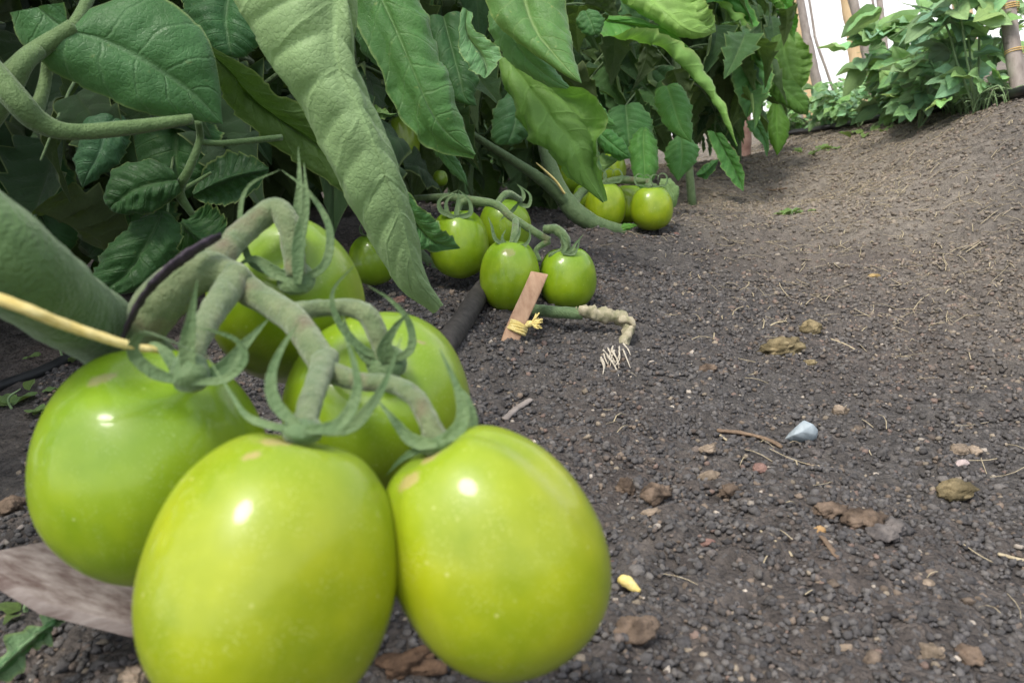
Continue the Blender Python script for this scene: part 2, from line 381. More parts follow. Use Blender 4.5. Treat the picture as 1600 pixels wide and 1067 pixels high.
crumbs('gravel', 900, .0012, .0036, 2, 1.8, None, [.05, .06, .14, .22, .2, .1, .16, .07], 1.5, 'stone', .2)
def straw_bits(n, y0=.2, yr=2.6, lmax=.011):
    out = []
    for i in range(n):
        Y = y0+yr*random.random()**1.1; X = random.uniform(.0, 1)*(.75*Y)+.05+(.1 if Y > .6 else 0)
        if random.random() > .10+.80*float(path_dry(np.array(X), np.array(Y))): continue
        l = .002+lmax*random.random()**2.2*(1+.35*Y); a = random.uniform(0, 6.28); k = random.uniform(-.22, .22)
        P = np.array([[X+l*t*math.cos(a+k*t), Y+l*t*math.sin(a+k*t), 0] for t in (-1, 0, 1)])
        P[:, 2] = ground_h(P[:, 0], P[:, 1])+.0018+np.array([0, random.uniform(0, .003), random.uniform(0, .002)])
        out.append(tube(P, random.uniform(.0002, .0006)*(.75+.6*Y), 4, 4, aspect=.4, cap=False))
    V, F = cat(*out); tag(put('straw_litter', V, F, M['straw']), kind='stuff')
straw_bits(2600); straw_bits(5200, .75, 2.6, .014)

# ------------------------------------------------------------------ greenhouse back wall, posts, stakes
def film_wall():
    X = np.linspace(-5, 8, 120); Zs = np.linspace(-.6, 3.2, 40)
    A, B = np.meshgrid(X, Zs, indexing='ij')
    Y = 4.3+.78*(B+.6)+.05*fbm(np.stack([A*1.2, B*.5, A*0], -1), 3)+.015*np.sin(A*7)  # backward slope added so the high sun brightens the film to white
    r = empty('greenhouse_wall', (1.5, 4.4, -.1), 'sloping white plastic film wall closing the greenhouse behind the stakes', 'greenhouse wall')
    put('film', np.stack([A, Y, B], -1).reshape(-1, 3), grid_faces(120, 40), M['film'], r)
    return r
film_wall()
def pole(name, pts, mat, label, catn, group, up=.9, lump=.12, seg=12):
    P = [at(p[0], p[1], p[2]) for p in pts]; R = [p[3]*p[2]/FPX for p in pts]
    d = nrm(P[0]-P[1]); P = [P[0]+d*up]+P; R = [R[0]*.9]+R
    e = P[-1]; d = nrm(e-P[-2]); k = 0
    while e[2] > float(ground_h(e[0], e[1]))-.04 and k < 60: e = e+d*.03; k += 1
    P.append(e); R.append(R[-1]*1.05)
    V, F = tube(P, R, 50, seg, lump=lump, seed=len(label)); o = put(name, V, F, M[mat]); return tag(o, label, catn, group)
G1 = 'thin branch stakes along the pea row'; G2 = 'peeled log posts by the film wall'
pole('branch_stake', [(1250, 0, 2.9, 6), (1265, 80, 2.9, 7.5), (1285, 165, 2.9, 7)], 'bark', 'crooked grey branch stake just right of the tomato foliage', 'stake', G1)
pole('branch_stake', [(1331, -5, 2.42, 7), (1348, 60, 2.42, 7), (1362, 130, 2.42, 7.5), (1367, 165, 2.42, 7)], 'bark', 'slim knotty branch stake in front of the yellow log post', 'stake', G1)
pole('branch_stake', [(1374, 0, 2.9, 4.5), (1381, 55, 2.9, 4.8), (1386, 110, 2.9, 4.8)], 'bark', 'straight thin stake over the gap between the pea plants', 'stake', G1)
pole('branch_stake', [(1363, 0, 3.0, 2), (1371, 40, 3.0, 2), (1374, 110, 3.0, 2)], 'bark', 'wispy dark twig beside the straight thin stake', 'stake', G1)
pole('branch_stake', [(1266, 10, 2.6, 2), (1274, 60, 2.6, 2.2), (1292, 112, 2.6, 2.2)], 'bark', 'wispy leaning twig behind the crooked grey stake', 'stake', G1)
thick = pole('branch_stake', [(1573, -5, 1.53, 11.5), (1580, 60, 1.53, 12), (1588, 110, 1.53, 12.5), (1594, 150, 1.53, 13)], 'bark', 'thickest grey stake, wound with orange twine at the right edge', 'stake', G1, lump=.06)
pole('log_post', [(1324, -5, 3.3, 11), (1336, 60, 3.3, 12.5), (1343, 120, 3.3, 13)], 'post', 'thick yellow peeled log post behind the slim knotty stake', 'post', G2)
pole('log_post', [(1247, 0, 3.5, 8), (1256, 80, 3.5, 10), (1262, 140, 3.5, 10)], 'post', 'pale yellow log post half hidden by the hanging tomato leaves', 'post', G2)
pole('log_post', [(1500, -10, 3.1, 13), (1508, 40, 3.1, 13), (1514, 80, 3.1, 13)], 'post', 'short view of a log post above the densest pea leaves', 'post', G2)
pole('post_stump', [(1160, 190, 2.6, 14), (1158, 220, 2.6, 16), (1154, 252, 2.6, 18)], 'redpost', 'reddish bark covered post foot under the tomato leaves', 'post', None, up=.05)
def twine(pts, r, label, mat='twine'):
    V, F = tube([at(*p) for p in pts], r, 40, 6); return tag(put('twine', V, F, M[mat]), label, 'twine', 'orange twine strung between the pea stakes')
def wrap(cx, cy, Z, rp, turns, label):
    c = at(cx, cy, Z); ax = nrm(at(cx+9, cy+110, Z)-at(cx, cy, Z)); a = nrm(np.cross(ax, _d)); b = np.cross(ax, a); r = rp*Z/FPX
    P = [c+(a*math.cos(t)+b*math.sin(t))*r+ax*(t/6.28*.004) for t in np.linspace(0, 6.28*turns, 12*turns)]
    V, F = tube(P, .0011, 30*turns, 6); return tag(put('twine', V, F, M['twine']), label, 'twine', 'orange twine strung between the pea stakes')
wrap(1577, 8, 1.53, 13, 3, 'orange twine wound round the thickest stake near its top')
wrap(1585, 78, 1.53, 13.5, 2, 'pale twine loop low on the thickest stake')
twine([(1345, 118, 2.5), (1400, 105, 2.2), (1500, 45, 1.8), (1572, 8, 1.51)], .0011, 'long yellow twine rising through the peas to the thickest stake')
twine([(1285, 140, 2.88), (1310, 128, 2.7), (1348, 118, 2.52)], .0013, 'short yellow twine tied between two slim stakes')

def on_ground(P, lift=0.): P = np.array(P, float); P[:, 2] = ground_h(P[:, 0], P[:, 1])+lift; return P
# black irrigation pipe along the right bed edge
pr = [(1640, 146), (1560, 162), (1480, 176), (1420, 184), (1350, 196), (1290, 206), (1225, 214)]
P = np.array([hit(x, y)[0]+np.array([0, 0, .013]) for x, y in spline(np.array(pr, float), 26)])
d0 = P[0]-P[1]; d1 = P[-1]-P[-2]; P = np.vstack([P[0]+d0*5, P, P[-1]+d1*2]); P[0, 2] = ground_h(P[0, 0], P[0, 1])+.01
V, F = tube(P, .0095, 90, 10); tag(put('irrigation_pipe', V, F, M['pipe']), 'black irrigation pipe lying along the edge of the pea bed', 'pipe')
# drip hose through the tomato row
hp = np.array([hit(*q)[0]+np.array([0, 0, .006]) for q in ((560, 700), (640, 618), (690, 560), (722, 516), (757, 462), (800, 420), (850, 368))])
V, F = tube(hp, [.011, .011, .0105, .010, .010, .010, .010], 60, 14, lump=.05); tag(put('drip_hose', V, F, M['hose']), 'dark dusty hose lying behind the front tomatoes towards the second cluster', 'hose')
hp = np.array([hit(*q)[0]+np.array([0, 0, .004]) for q in ((-120, 652), (-20, 618), (60, 590), (120, 562), (200, 535))])
V, F = tube(hp, .0048, 40, 10); tag(put('drip_line', V, F, M['pipe']), 'thin black drip line at the left edge behind the thick stem', 'hose')

# ------------------------------------------------------------------ leaves
def veinrelief(u, v, n, k=1.3):
    ph = u*n-np.abs(v)*k; fr = np.abs(ph-np.floor(ph)-.5)*2           # 1 at veins, 0 between
    return (1-fr**3)*np.clip(1-np.abs(v)**6, 0, 1)*np.minimum(1, np.abs(v)*5)
def leaf_grid(L, Md, R, nu, nv, bulge=.0016, roll=0., serr=.0, nvein=7, wav=.0, seed=0, arch=.16, crease=1., curl=(0, 0)):
    L, Md, R = (spline(x, nu) for x in (L, Md, R)); u = np.linspace(0, 1, nu); v = np.linspace(-1, 1, nv)
    s = ((((-u*8+.3) % 1)**1.5-.4)*serr+(((-u*19+.6) % 1)-.5)*serr*.35)*np.clip((1-u)*6, 0, 1)
    U, Vv = np.meshgrid(u, v, indexing='ij')
    ve = Vv*(1+s[:, None]*np.abs(Vv))
    A = (R-L)/2; B = (L+R)/2-Md
    Pq = Md[:, None]+ve[..., None]*A[:, None]+(ve**2)[..., None]*B[:, None]
    Pl = np.where((ve < 0)[..., None], Md[:, None]-ve[..., None]*(L-Md)[:, None], Md[:, None]+ve[..., None]*(R-Md)[:, None])
    P = Pl*crease+Pq*(1-crease)
    def normals(P):
        n = np.cross(np.gradient(P, axis=0), np.gradient(P, axis=1)); return n/(np.linalg.norm(n, axis=2)[..., None]+1e-9)
    n = normals(P)
    if curl[0] or curl[1]:                              # margins rolled up towards the viewer
        sg = np.sign(((CP-P)*n).sum(-1).mean())
        for sd_, th in ((-1, curl[0]), (1, curl[1])):
            if not th: continue
            E = L if sd_ < 0 else R; vec = E-Md; hw_ = np.linalg.norm(vec, axis=1)+1e-9; dr = vec/hw_[:, None]
            t = np.clip((np.abs(Vv)-.42)/.58, 0, 1)*(np.sign(Vv) == sd_); th_ = th*(.86+.14*np.sin(U*9+seed))*np.clip(U*5+.1, 0, 1)
            ln = .58*hw_[:, None]; rr = (1+.25*th_)*ln/np.abs(th_)
            P = P+dr[:, None]*(rr*np.sin(th_*t)-ln*t)[..., None]+n*sg*(rr*(1-np.cos(th_*t)))[..., None]
        n = normals(P)
    wd = np.linalg.norm(A, axis=1)[:, None]; k = np.clip(wd/(wd.max()+1e-9), 0, 1)
    hw = np.where(Vv < 0, np.linalg.norm(L-Md, axis=1)[:, None], np.linalg.norm(R-Md, axis=1)[:, None])
    bulge = bulge*1.1; h = arch*4*np.abs(Vv)*(1-np.abs(Vv))*hw+bulge*veinrelief(U, Vv, nvein)*k+bulge*.7*fbm(np.stack([U*6+seed, Vv*3, U*0], -1), 2)*k
    h = h+wav*np.abs(Vv)**3*(np.sin(U*19+seed+np.sign(Vv))+.6*np.sin(U*41+2*seed))*k-bulge*.6*np.exp(-(Vv/.07)**2)*k
    e = np.clip(np.abs(Vv)-.45, 0, 1)
    P = P+n*(h+roll*e**2*wd*3)[..., None]
    uv = np.stack([U, Vv*.5+.5], -1).reshape(-1, 2)
    return P.reshape(-1, 3), grid_faces(nu, nv), uv
def hero(parent, L, R, Z, Md=None, dz=-.012, side='top', col=(1, 1, 1), nu=64, nv=29, name='leaf', label=None, **kw):
    kw.setdefault('serr', .11); kw.setdefault('wav', .0016); kw.setdefault('seed', len(bpy.data.objects) % 97)
    Z = (Z, Z) if np.isscalar(Z) else Z
    zf = lambda k: np.interp(np.linspace(0, 1, k), np.linspace(0, 1, len(Z)), Z)
    L3 = np.array([at(x, y, z) for (x, y), z in zip(L, zf(len(L)))]); R3 = np.array([at(x, y, z) for (x, y), z in zip(R, zf(len(R)))])
    if Md is None:
        n = 7; M3 = (spline(L3, n)+spline(R3, n))/2
        px, py, pz = proj(M3); M3 = np.array([at(a, b, c+dz*math.sin(math.pi*(.08+.84*i/(n-1)))) for i, (a, b, c) in enumerate(zip(px, py, pz))]); M3[-1] = (L3[-1]+R3[-1])/2
    else:
        M3 = np.array([at(x, y, z+dz*math.sin(math.pi*(.08+.84*i/max(1, len(Md)-1)))) for i, ((x, y), z) in enumerate(zip(Md, zf(len(Md))))])
    V, F, uv = leaf_grid(L3, M3, R3, nu, nv, **kw)
    a, b, c = V[F[:, 0]], V[F[:, 1]], V[F[:, 2]]; nn = np.cross(b-a, c-a); face = ((CP-a)*nn).sum()
    if (face < 0) == (side == 'top'): F = F[:, ::-1]
    o = put(name, V, F, M['leaf'], parent, uv=uv); o.color = tuple(col)+(1,)
    if label: o['label'] = label
    return o

# canonical leaflets (unit length along +Y, upper face +Z), shared by all copies
def canon(kind, seed):
    r = random.Random(seed); nu, nv = {'tom': (29, 17), 'pea': (10, 7), 'low': (7, 5)}[kind]
    u = np.linspace(0, 1, nu); v = np.linspace(-1, 1, nv); U, Vv = np.meshgrid(u, v, indexing='ij')
    if kind != 'pea':
        wd = .31*np.sin(np.pi*np.clip(u, 0, 1)**.62)**.85*(1-.25*u)
        wd = wd*(1+.42*(((-u*r.uniform(4.2, 5.6)+r.random()) % 1)**1.4-.45)*np.clip((1-u)*5, 0, 1))
    else: wd = .34*np.sin(np.pi*u**.72)**.8
    wd[0] = .012; wd[-1] = .003
    X = Vv*wd[:, None]; Y = U.copy()
    fold = r.uniform(.05, .6); droop = r.uniform(.1, .7); curl = r.uniform(-1.6, .6)
    Z = fold*np.abs(X)-droop*U**2*.8+curl*.5*np.clip(np.abs(Vv)-.5, 0, 1)**2*wd[:, None]*2.5
    Z = Z+.045*veinrelief(U, Vv, 6)*wd[:, None]/.3+.06*np.sin(U*r.uniform(7, 13)+Vv*2+seed)*np.abs(Vv)*wd[:, None]/.3
    X = X+r.uniform(-.15, .15)*U**2
    if kind == 'tom' and seed % 2 == 0:
        th_ = r.uniform(1.6, 3.6)*np.clip(U*4, 0, 1)*(.6+.4*np.sin(U*8+seed))+1e-3; t = np.clip((np.abs(Vv)-.4)/.6, 0, 1); ln = .6*wd[:, None]; rr = (1+.2*th_)*ln/th_
        X = X+np.sign(Vv)*(rr*np.sin(th_*t)-ln*t); Z = Z+rr*(1-np.cos(th_*t))
    P = np.stack([X, Y, Z], -1).reshape(-1, 3); F = grid_faces(nu, nv)[:, ::-1]
    uv = np.stack([U, Vv*.5+.5], -1).reshape(-1, 2)
    return P, F, uv
TOM = [make_mesh('tomato_leaflet', *canon('tom', 30+i)[:2], M['leaf'], uv=canon('tom', 30+i)[2]) for i in range(9)]
PEA = [make_mesh('pea_leaflet', *canon('pea', 60+i)[:2], M['pea'], uv=canon('pea', 60+i)[2]) for i in range(6)]
def place(me, name, parent, loc, dirv, nv, scale, col):
    y = nrm(dirv); x = nrm(np.cross(y, nv)); z = np.cross(x, y)
    o = bpy.data.objects.new(name, me); S.collection.objects.link(o); o.parent = parent
    mt = Matrix.Identity(4)
    for i in range(3): mt[i][0], mt[i][1], mt[i][2], mt[i][3] = x[i]*scale, y[i]*scale, z[i]*scale, loc[i]-wloc(parent)[i]
    o.matrix_local = mt; o.color = tuple(col)+(1,)
    return o
FOL = [(-400, -4000), (1262, -4000), (1262, 20), (1250, 100), (1248, 165), (1215, 185), (1175, 210), (1140, 235), (1060, 232), (1000, 240), (900, 215), (850, 235), (790, 255), (735, 280), (690, 300), (640, 330), (600, 340), (560, 320), (470, 250), (420, 280), (330, 360), (250, 430), (120, 430), (-400, 430)]
def inside(x, y, poly):
    c = False; n = len(poly); j = n-1
    for i in range(n):
        xi, yi = poly[i]; xj, yj = poly[j]
        if (yi > y) != (yj > y) and x < (xj-xi)*(y-yi)/(yj-yi)+xi: c = not c
        j = i
    return c
FOLB = [(-400, -4000), (1262, -4000), (1250, 100), (1248, 165), (1215, 185), (1175, 210), (1140, 235), (1060, 232), (1000, 235), (940, 262), (900, 330), (860, 345), (800, 372), (740, 405), (680, 425), (640, 425), (560, 420), (300, 470), (200, 500), (-400, 520)]
def zmin(x): return float(np.interp(x, [0, 500, 600, 760, 930, 1050, 1270], [.56, .56, .68, .92, 1.18, 1.3, 1.55]))
def ok_leaf(P):
    x, y, z = proj(P)
    for a, b, c in zip(x, y, z):
        if c < .12: return False
        if a > 520 and b < -330 and c < 1.9: return False     # pruned tops: daylight reaches the middle of the row
        if -250 < a < 1850 and -250 < b < 1300:
            if not inside(a, b, FOLB if c > 1.32 or (c > .95 and a < 480) else FOL) or c < zmin(a): return False
    return True
def compound(parent, base, az, length, r, lift=.4, sz=.085, name='leaf', dim=1.):
    d = np.array([math.cos(az), math.sin(az), 0]); P = np.array([base+d*length*t+np.array([0, 0, length*(lift*t-.85*t*t)]) for t in np.linspace(0, 1, 6)])
    leaves = []
    side = np.array([-d[1], d[0], 0]); ks = [.42, .42, .64, .64, .84, .84, 1.]
    for i, t in enumerate(ks):
        p = spline(P, 50)[int(t*49)]; tg = nrm(np.gradient(spline(P, 50), axis=0)[int(t*49)])
        s = (-1)**i if i < 6 else 0
        dv = nrm(tg*.6+side*s*.9+np.array([0, 0, -r.uniform(.2, .9)])+np.array([r.uniform(-.25, .25) for _ in range(3)]))
        nvv = nrm(np.array([0, 0, 1.])+d*.5+np.array([r.uniform(-.35, .35) for _ in range(3)]))
        L = sz*r.uniform(.75, 1.3)*(1.25 if i == 6 else 1)
        if ok_leaf(np.array([p, p+dv*L*.5, p+dv*L, p+side*L*.25, p-side*L*.25])): leaves.append((p+dv*.008, dv, nvv, L))
    if not leaves: return 0
    if ok_leaf(P):
        V, F = tube(P, [.0028, .0022, .0018, .0015, .0012, .0009], 14, 6); put('leaf_stalk', V, F, M['stem'], parent)
    for p, dv, nvv, L in leaves:
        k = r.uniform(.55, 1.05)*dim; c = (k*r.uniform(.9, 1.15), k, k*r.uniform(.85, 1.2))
        place(r.choice(TOM), name, parent, p, dv, nvv, L, c)
    return len(leaves)
def foliage(plant, stem_pts, hs, n, seed, sz=.085, azr=(0, 6.283), maxl=270, ln=(.16, .34)):
    r = random.Random(seed); c = 0; dim = float(np.interp(stem_pts[0][0], [-.6, -.2, .1, .3], [.6, .7, .9, 1.15]))   # leaf tint falls towards the left, painting in the row's inner shade
    sp = spline(stem_pts, 60)
    for i in range(n):
        t = r.uniform(*hs); b = sp[int(t*59)]
        c += compound(plant, b, r.uniform(*azr), r.uniform(*ln), r, r.uniform(.1, .7), sz, dim=dim)
        if c > maxl: break
    return c

# ------------------------------------------------------------------ tomatoes
def tomato(parent, px, py, Z, a, b, axis=(0, 1, 0), seed=0, scars=(), col=(1, 1, 1), hi=True, sq=2.35, name='tomato', label=None, creases=()):
    c = at(px, py, Z); A = nrm(axis[0]*CR+axis[1]*CU-axis[2]*_d)
    ra, rb = a*Z/FPX, b*Z/FPX; nt_, nph = (72, 96) if hi else (28, 36)
    th = np.linspace(0, math.pi, nt_); ph = np.arange(nph)*2*math.pi/nph
    T, Pn = np.meshgrid(th, ph, indexing='ij')
    rr = np.abs(np.sin(T))**(2/sq); zz = np.sign(np.cos(T))*np.abs(np.cos(T))**(2/2.15)
    rr = rr*(1-.05*zz)                                   # slightly broader below the middle
    dim = np.exp(-(T/.30)**2); zz = zz-.13*dim-.03*np.exp(-((T-math.pi)/.2)**2)
    lob = 1+(.016*np.cos(3*Pn+seed)+.014*np.cos(2*Pn+seed*2.1)+.012*np.cos(5*Pn+seed*1.7))*np.sin(T)+.02*np.cos(4*Pn+seed*.7)*np.exp(-((T-.45)/.3)**2)
    ux = nrm(np.cross(A, [.31, .77, .2])); uy = np.cross(A, ux)
    for qx, qy in creases:
        q = at(qx, qy, Z-ra*.6)-c; p0 = math.atan2(q @ uy, q @ ux); dp = np.abs((Pn-p0+math.pi) % (2*math.pi)-math.pi)
        lob = lob*(1-.055*np.exp(-(dp/.16)**2)*np.clip((1.9-T)/.8, 0, 1)*np.clip(T/.3, 0, 1))
    V = (ra*rr*lob)[..., None]*(np.cos(Pn)[..., None]*ux+np.sin(Pn)[..., None]*uy)+(rb*zz)[..., None]*A
    V += (A*0)
    V = V.reshape(-1, 3); V *= 1+.006*vnoise(V*70+seed)[:, None]
    # local axes: object Z = fruit axis
    Rm = np.stack([ux, uy, A], 1); Vl = V @ Rm
    sc = np.zeros(len(V)); W = V+c; sx, sy, sz_ = proj(W)
    for (x, y, w_, h_, ang) in scars:
        dx, dy = sx-x, sy-y; ca, sa = math.cos(ang), math.sin(ang)
        e = np.exp(-(((dx*ca+dy*sa)/w_)**2+((-dx*sa+dy*ca)/h_)**2)); sc = np.maximum(sc, e*(sz_ < Z+.01))
    sh = np.clip((np.cos(T)-.25)/.75, 0, 1).ravel()
    me = make_mesh(name, Vl, grid_faces(nt_, nph, True), M['tomato'], attr={'scar': sc, 'shoulder': sh})
    o = bpy.data.objects.new(name, me); S.collection.objects.link(o); o['_w'] = [float(x) for x in c]; o.parent = parent
    mt = Matrix.Identity(4); bl = c-wloc(parent)
    for i in range(3): mt[i][0], mt[i][1], mt[i][2], mt[i][3] = ux[i], uy[i], A[i], bl[i]
    o.matrix_local = mt; o.color = tuple(col)+(1,)
    o['_rot'] = [float(x) for x in Rm.ravel()]
    if label: o['label'] = label
    return o
def sub(name, V, F, mat, tom):                           # a sub-part given in world space under a rotated tomato
    Rm = np.array(tom['_rot']).reshape(3, 3); c = wloc(tom)
    Vl = (np.asarray(V)-c) @ Rm; k = (Vl.min(0)+Vl.max(0))/2
    o = bpy.data.objects.new(name, make_mesh(name, Vl-k, F, mat)); S.collection.objects.link(o); o.parent = tom; o.location = Vector(k)
    return o
def sepal(tom, pts, Z, wpx, hint=None, thick=.16, n=26):
    k = len(pts); Zs = np.linspace(Z[0], Z[1], k) if not np.isscalar(Z) else np.full(k, Z)
    P = np.array([at(x, y, z) for (x, y), z in zip(pts, Zs)]); wm = wpx/2*np.mean(Zs)/FPX
    s = np.linspace(0, 1, 8); prof = np.interp(s, [0, .15, .35, .7, 1], [.55, .85, .95, .48, .04])*wm
    h = nrm(CP-P[0]) if hint is None else hint
    V, F = tube(P, prof, n, 14, aspect=max(thick*.7, .0003/wm), hint=h, lump=.12, chan=.38)
    return sub('sepal', V, F, M['sepal'], tom)
def small_calyx(tom, px, py, Z, L, n=5, seed=0, up=(0, 1, 0), curl=.5, w=.16):
    r = random.Random(seed); c = at(px, py, Z); A = nrm(up[0]*CR+up[1]*CU-up[2]*_d); ux = nrm(np.cross(A, _d)); uy = np.cross(A, ux); l = L*Z/FPX
    for i in range(n):
        a = i*6.283/n+r.uniform(-.3, .3)+seed; d = ux*math.cos(a)+uy*math.sin(a); k = r.uniform(.7, 1.2)
        P = [c, c+d*l*.45*k+A*l*.05, c+d*l*.62*k+A*l*.45*k, c+d*l*(.62-curl*.5)*k+A*l*.8*k]
        if r.random() < .4: P.append(P[-1]-d*l*.25+A*l*(-.1))
        V, F = tube(P, [l*w*.7, l*w, l*w*.6, l*.02] if len(P) == 4 else [l*w*.7, l*w, l*w*.7, l*w*.4, l*.02], 16, 8, aspect=.3, hint=A)
        sub('sepal', V, F, M['sepal'], tom)

GP = 'tomato plants of the row'
# ---- front plant ------------------------------------------------------------
base = on_ground([(-.13, .33, 0)])[0]
p1 = empty('tomato_plant', base, 'nearest tomato plant, its truss of five big green tomatoes filling the lower left', 'tomato plant', GP)
def part(name, ms, mat, parent=p1, label=None, col=None):
    V, F = cat(*ms) if isinstance(ms, list) else ms
    o = put(name, V, F, M[mat], parent)
    if label: o['label'] = label
    if col: o.color = tuple(col)+(1,)
    return o
part('stem', ptube([(-420, 60, .20, 70), (-200, 240, .195, 74), (0, 398, .20, 76), (90, 470, .225, 66), (180, 530, .262, 54), (260, 600, .30, 44), (330, 720, .335, 34)], 70, 20, lump=.05), 'stem', label='thick blurred main stem running in from the left edge', col=(.68, .82, .6))
T1 = tomato(p1, 238, 722, .238, 174, 178, (.22, .85, .5), 1, [(160, 592, 34, 9, -.35)], sq=2.2, col=(.90, .98, 1), creases=[(352, 640)])
T2 = tomato(p1, 427, 893, .185, 191, 223, (.22, .97, -.10), 2, [(392, 712, 24, 7, -.3), (440, 690, 55, 8, 0), (598, 745, 8, 20, -.5)], sq=2.3, col=(1.17, 1.05, 1))
T3 = tomato(p1, 771, 857, .200, 166, 198, (-.5, .86, .05), 3.3, [(640, 752, 26, 12, -.7), (672, 715, 24, 6, -.6)], sq=2.25, col=(1.17, 1.05, 1), creases=[(905, 735), (700, 1010)])
T4 = tomato(p1, 449, 470, .305, 120, 140, (.08, .5, .86), 4, (), col=(.86, .93, .85))
T5 = tomato(p1, 592, 628, .275, 144, 130, (.08, .5, .86), 5, [(660, 535, 14, 4, .3)], col=(.9, .95, .95))
part('truss_stem', [
    ptube([(150, 600, .262, 23.8), (205, 545, .252, 28.5), (245, 480, .248, 36.5), (300, 430, .25, 34.8), (352, 428, .25, 26.9), (400, 462, .246, 22.9), (450, 492, .238, 22.1), (492, 545, .228, 22.9), (515, 590, .222, 19.0)], 60, 16, lump=.10),
    ptube([(330, 420, .252, 26.9), (352, 392, .258, 21.4), (388, 356, .268, 19.0), (428, 328, .272, 19.0), (450, 348, .270, 19.0), (458, 390, .269, 17.5), (463, 432, .268, 17.5)], 40, 14, lump=.1),
    ptube([(372, 432, .247, 23.8), (350, 462, .238, 22.1), (325, 500, .226, 19.8), (300, 550, .215, 19.0), (296, 590, .212, 20.6)], 40, 14, lump=.1),
    ptube([(452, 490, .238, 17.5), (500, 482, .244, 13.5), (550, 482, .244, 15.0), (578, 498, .243, 16.7), (594, 535, .243, 15.8), (603, 564, .244, 17.5)], 40, 14, lump=.1),
    ptube([(508, 560, .226, 21.4), (500, 585, .215, 19.0), (488, 620, .202, 19.0), (474, 668, .191, 19.8)], 36, 14, lump=.08),
    ptube([(512, 580, .222, 19.0), (560, 596, .218, 15.0), (610, 600, .213, 14.2), (648, 620, .208, 15.8), (668, 655, .204, 16.7), (684, 690, .203, 19.8)], 44, 14, lump=.08),
    ], 'truss')
def fuzz(parent, obs, n, ln, seed):
    g_ = np.random.default_rng(seed); out = []
    for o in obs:
        me = o.data; V = np.zeros(len(me.vertices)*3, np.float32); me.vertices.foreach_get('co', V); V = V.reshape(-1, 3)
        Nn = np.zeros(len(V)*3, np.float32); me.vertex_normals.foreach_get('vector', Nn); Nn = Nn.reshape(-1, 3)
        mw = np.array(o.matrix_local)[:3]; q = V @ mw[:, :3].T+mw[:, 3]+wloc(parent); Nn = Nn @ mw[:, :3].T
        i = g_.integers(0, len(V), n); j = np.clip(i+g_.integers(-1, 2, n), 0, len(V)-1); t = g_.random((n, 1)); p = q[i]*(1-t)+q[j]*t
        d = Nn[i]+g_.normal(size=(n, 3))*.35; l = ln*g_.uniform(.5, 1.2, (n, 1)); w_ = np.cross(d, g_.normal(size=(n, 3))); w_ /= np.linalg.norm(w_, axis=1)[:, None]+1e-9
        out.append((np.stack([p-w_*.0001, p+w_*.0001, p+d*l], 1).reshape(-1, 3), np.arange(n*3).reshape(-1, 3)))
    V, F = cat(*out); o = put('fuzz', V, F, M['hair'], parent); o['kind'] = 'stuff'; return o
fuzz(p1, [o for o in p1.children if o.name.split('.')[0] in ('truss', 'truss_stem')], 26000, .0015, 4)
fuzz(p1, [o for o in p1.children if o.name.split('.')[0] in ('stem', 'leaf_stalk')], 16000, .0015, 5)
part('withered_edge', ptube([(190, 532, .238, 5), (215, 478, .236, 9), (255, 428, .236, 12), (300, 394, .24, 13), (345, 368, .246, 8)], 40, 12, aspect=.45, lump=.35), 'scab', label='black withered scar along the top of the truss stem')
for pts, Z, wd in (
    ([(296, 588), (292, 545), (299, 495), (308, 438)], (.208, .205), 27),
    ([(290, 596), (240, 582), (208, 550), (222, 520), (262, 530), (316, 556)], (.208, .196), 22),
    ([(300, 598), (352, 592), (383, 562), (372, 533), (335, 517), (300, 511)], (.208, .204), 15),
    ([(300, 600), (350, 575), (385, 535), (420, 498)], (.210, .222), 28),
    ([(285, 600), (265, 560), (245, 540), (232, 536)], (.21, .214), 20)):
    sepal(T1, pts, Z, wd)
part('calyx_disc', ptube([(297, 566, .213, 24), (298, 584, .211, 30), (300, 600, .2095, 26)], 14, 14, lump=.1), 'sepal')
for pts, Z, wd in (
    ([(468, 668), (432, 632), (424, 590), (440, 545), (468, 502)], (.187, .19), 22),
    ([(480, 672), (530, 662), (558, 615), (552, 560), (534, 515)], (.184, .185), 22),
    ([(486, 672), (545, 668), (585, 625), (606, 585), (628, 525)], (.188, .20), 21),
    ([(466, 672), (420, 664), (385, 648), (358, 610), (318, 548)], (.186, .195), 14)):
    sepal(T2, pts, Z, wd)
for pts, Z, wd in (
    ([(684, 694), (645, 688), (615, 655), (588, 622)], (.198, .203), 23),
    ([(692, 690), (722, 660), (716, 610), (687, 545)], (.199, .20), 25),
    ([(692, 690), (738, 668), (732, 625), (714, 600)], (.206, .21), 15),
    ([(682, 698), (650, 705), (625, 720), (604, 742)], (.200, .203), 14)):
    sepal(T3, pts, Z, wd)
for pts, Z, wd in (
    ([(600, 562), (560, 540), (528, 500), (520, 455), (556, 412)], (.242, .236), 15),
    ([(610, 565), (642, 545), (640, 505), (612, 470), (574, 446)], (.241, .236), 15),
    ([(602, 566), (598, 545), (618, 510), (640, 488)], (.24, .236), 21),
    ([(606, 568), (612, 555), (608, 540), (614, 525)], (.238, .234), 22),
    ([(598, 568), (572, 560), (545, 520), (535, 490)], (.243, .238), 15)):
    sepal(T5, pts, Z, wd)
for pts, Z, wd in (
    ([(462, 425), (463, 350), (468, 290), (466, 230)], (.272, .272), 18),
    ([(465, 444), (467, 380), (478, 320), (475, 255)], (.264, .262), 22),
    ([(468, 440), (508, 412), (514, 355), (482, 300), (440, 266)], (.268, .266), 15),
    ([(458, 432), (395, 412), (376, 345), (388, 292), (438, 265)], (.270, .266), 12),
    ([(458, 436), (428, 425), (398, 405), (368, 416)], (.266, .266), 22)):
    sepal(T4, pts, Z, wd)
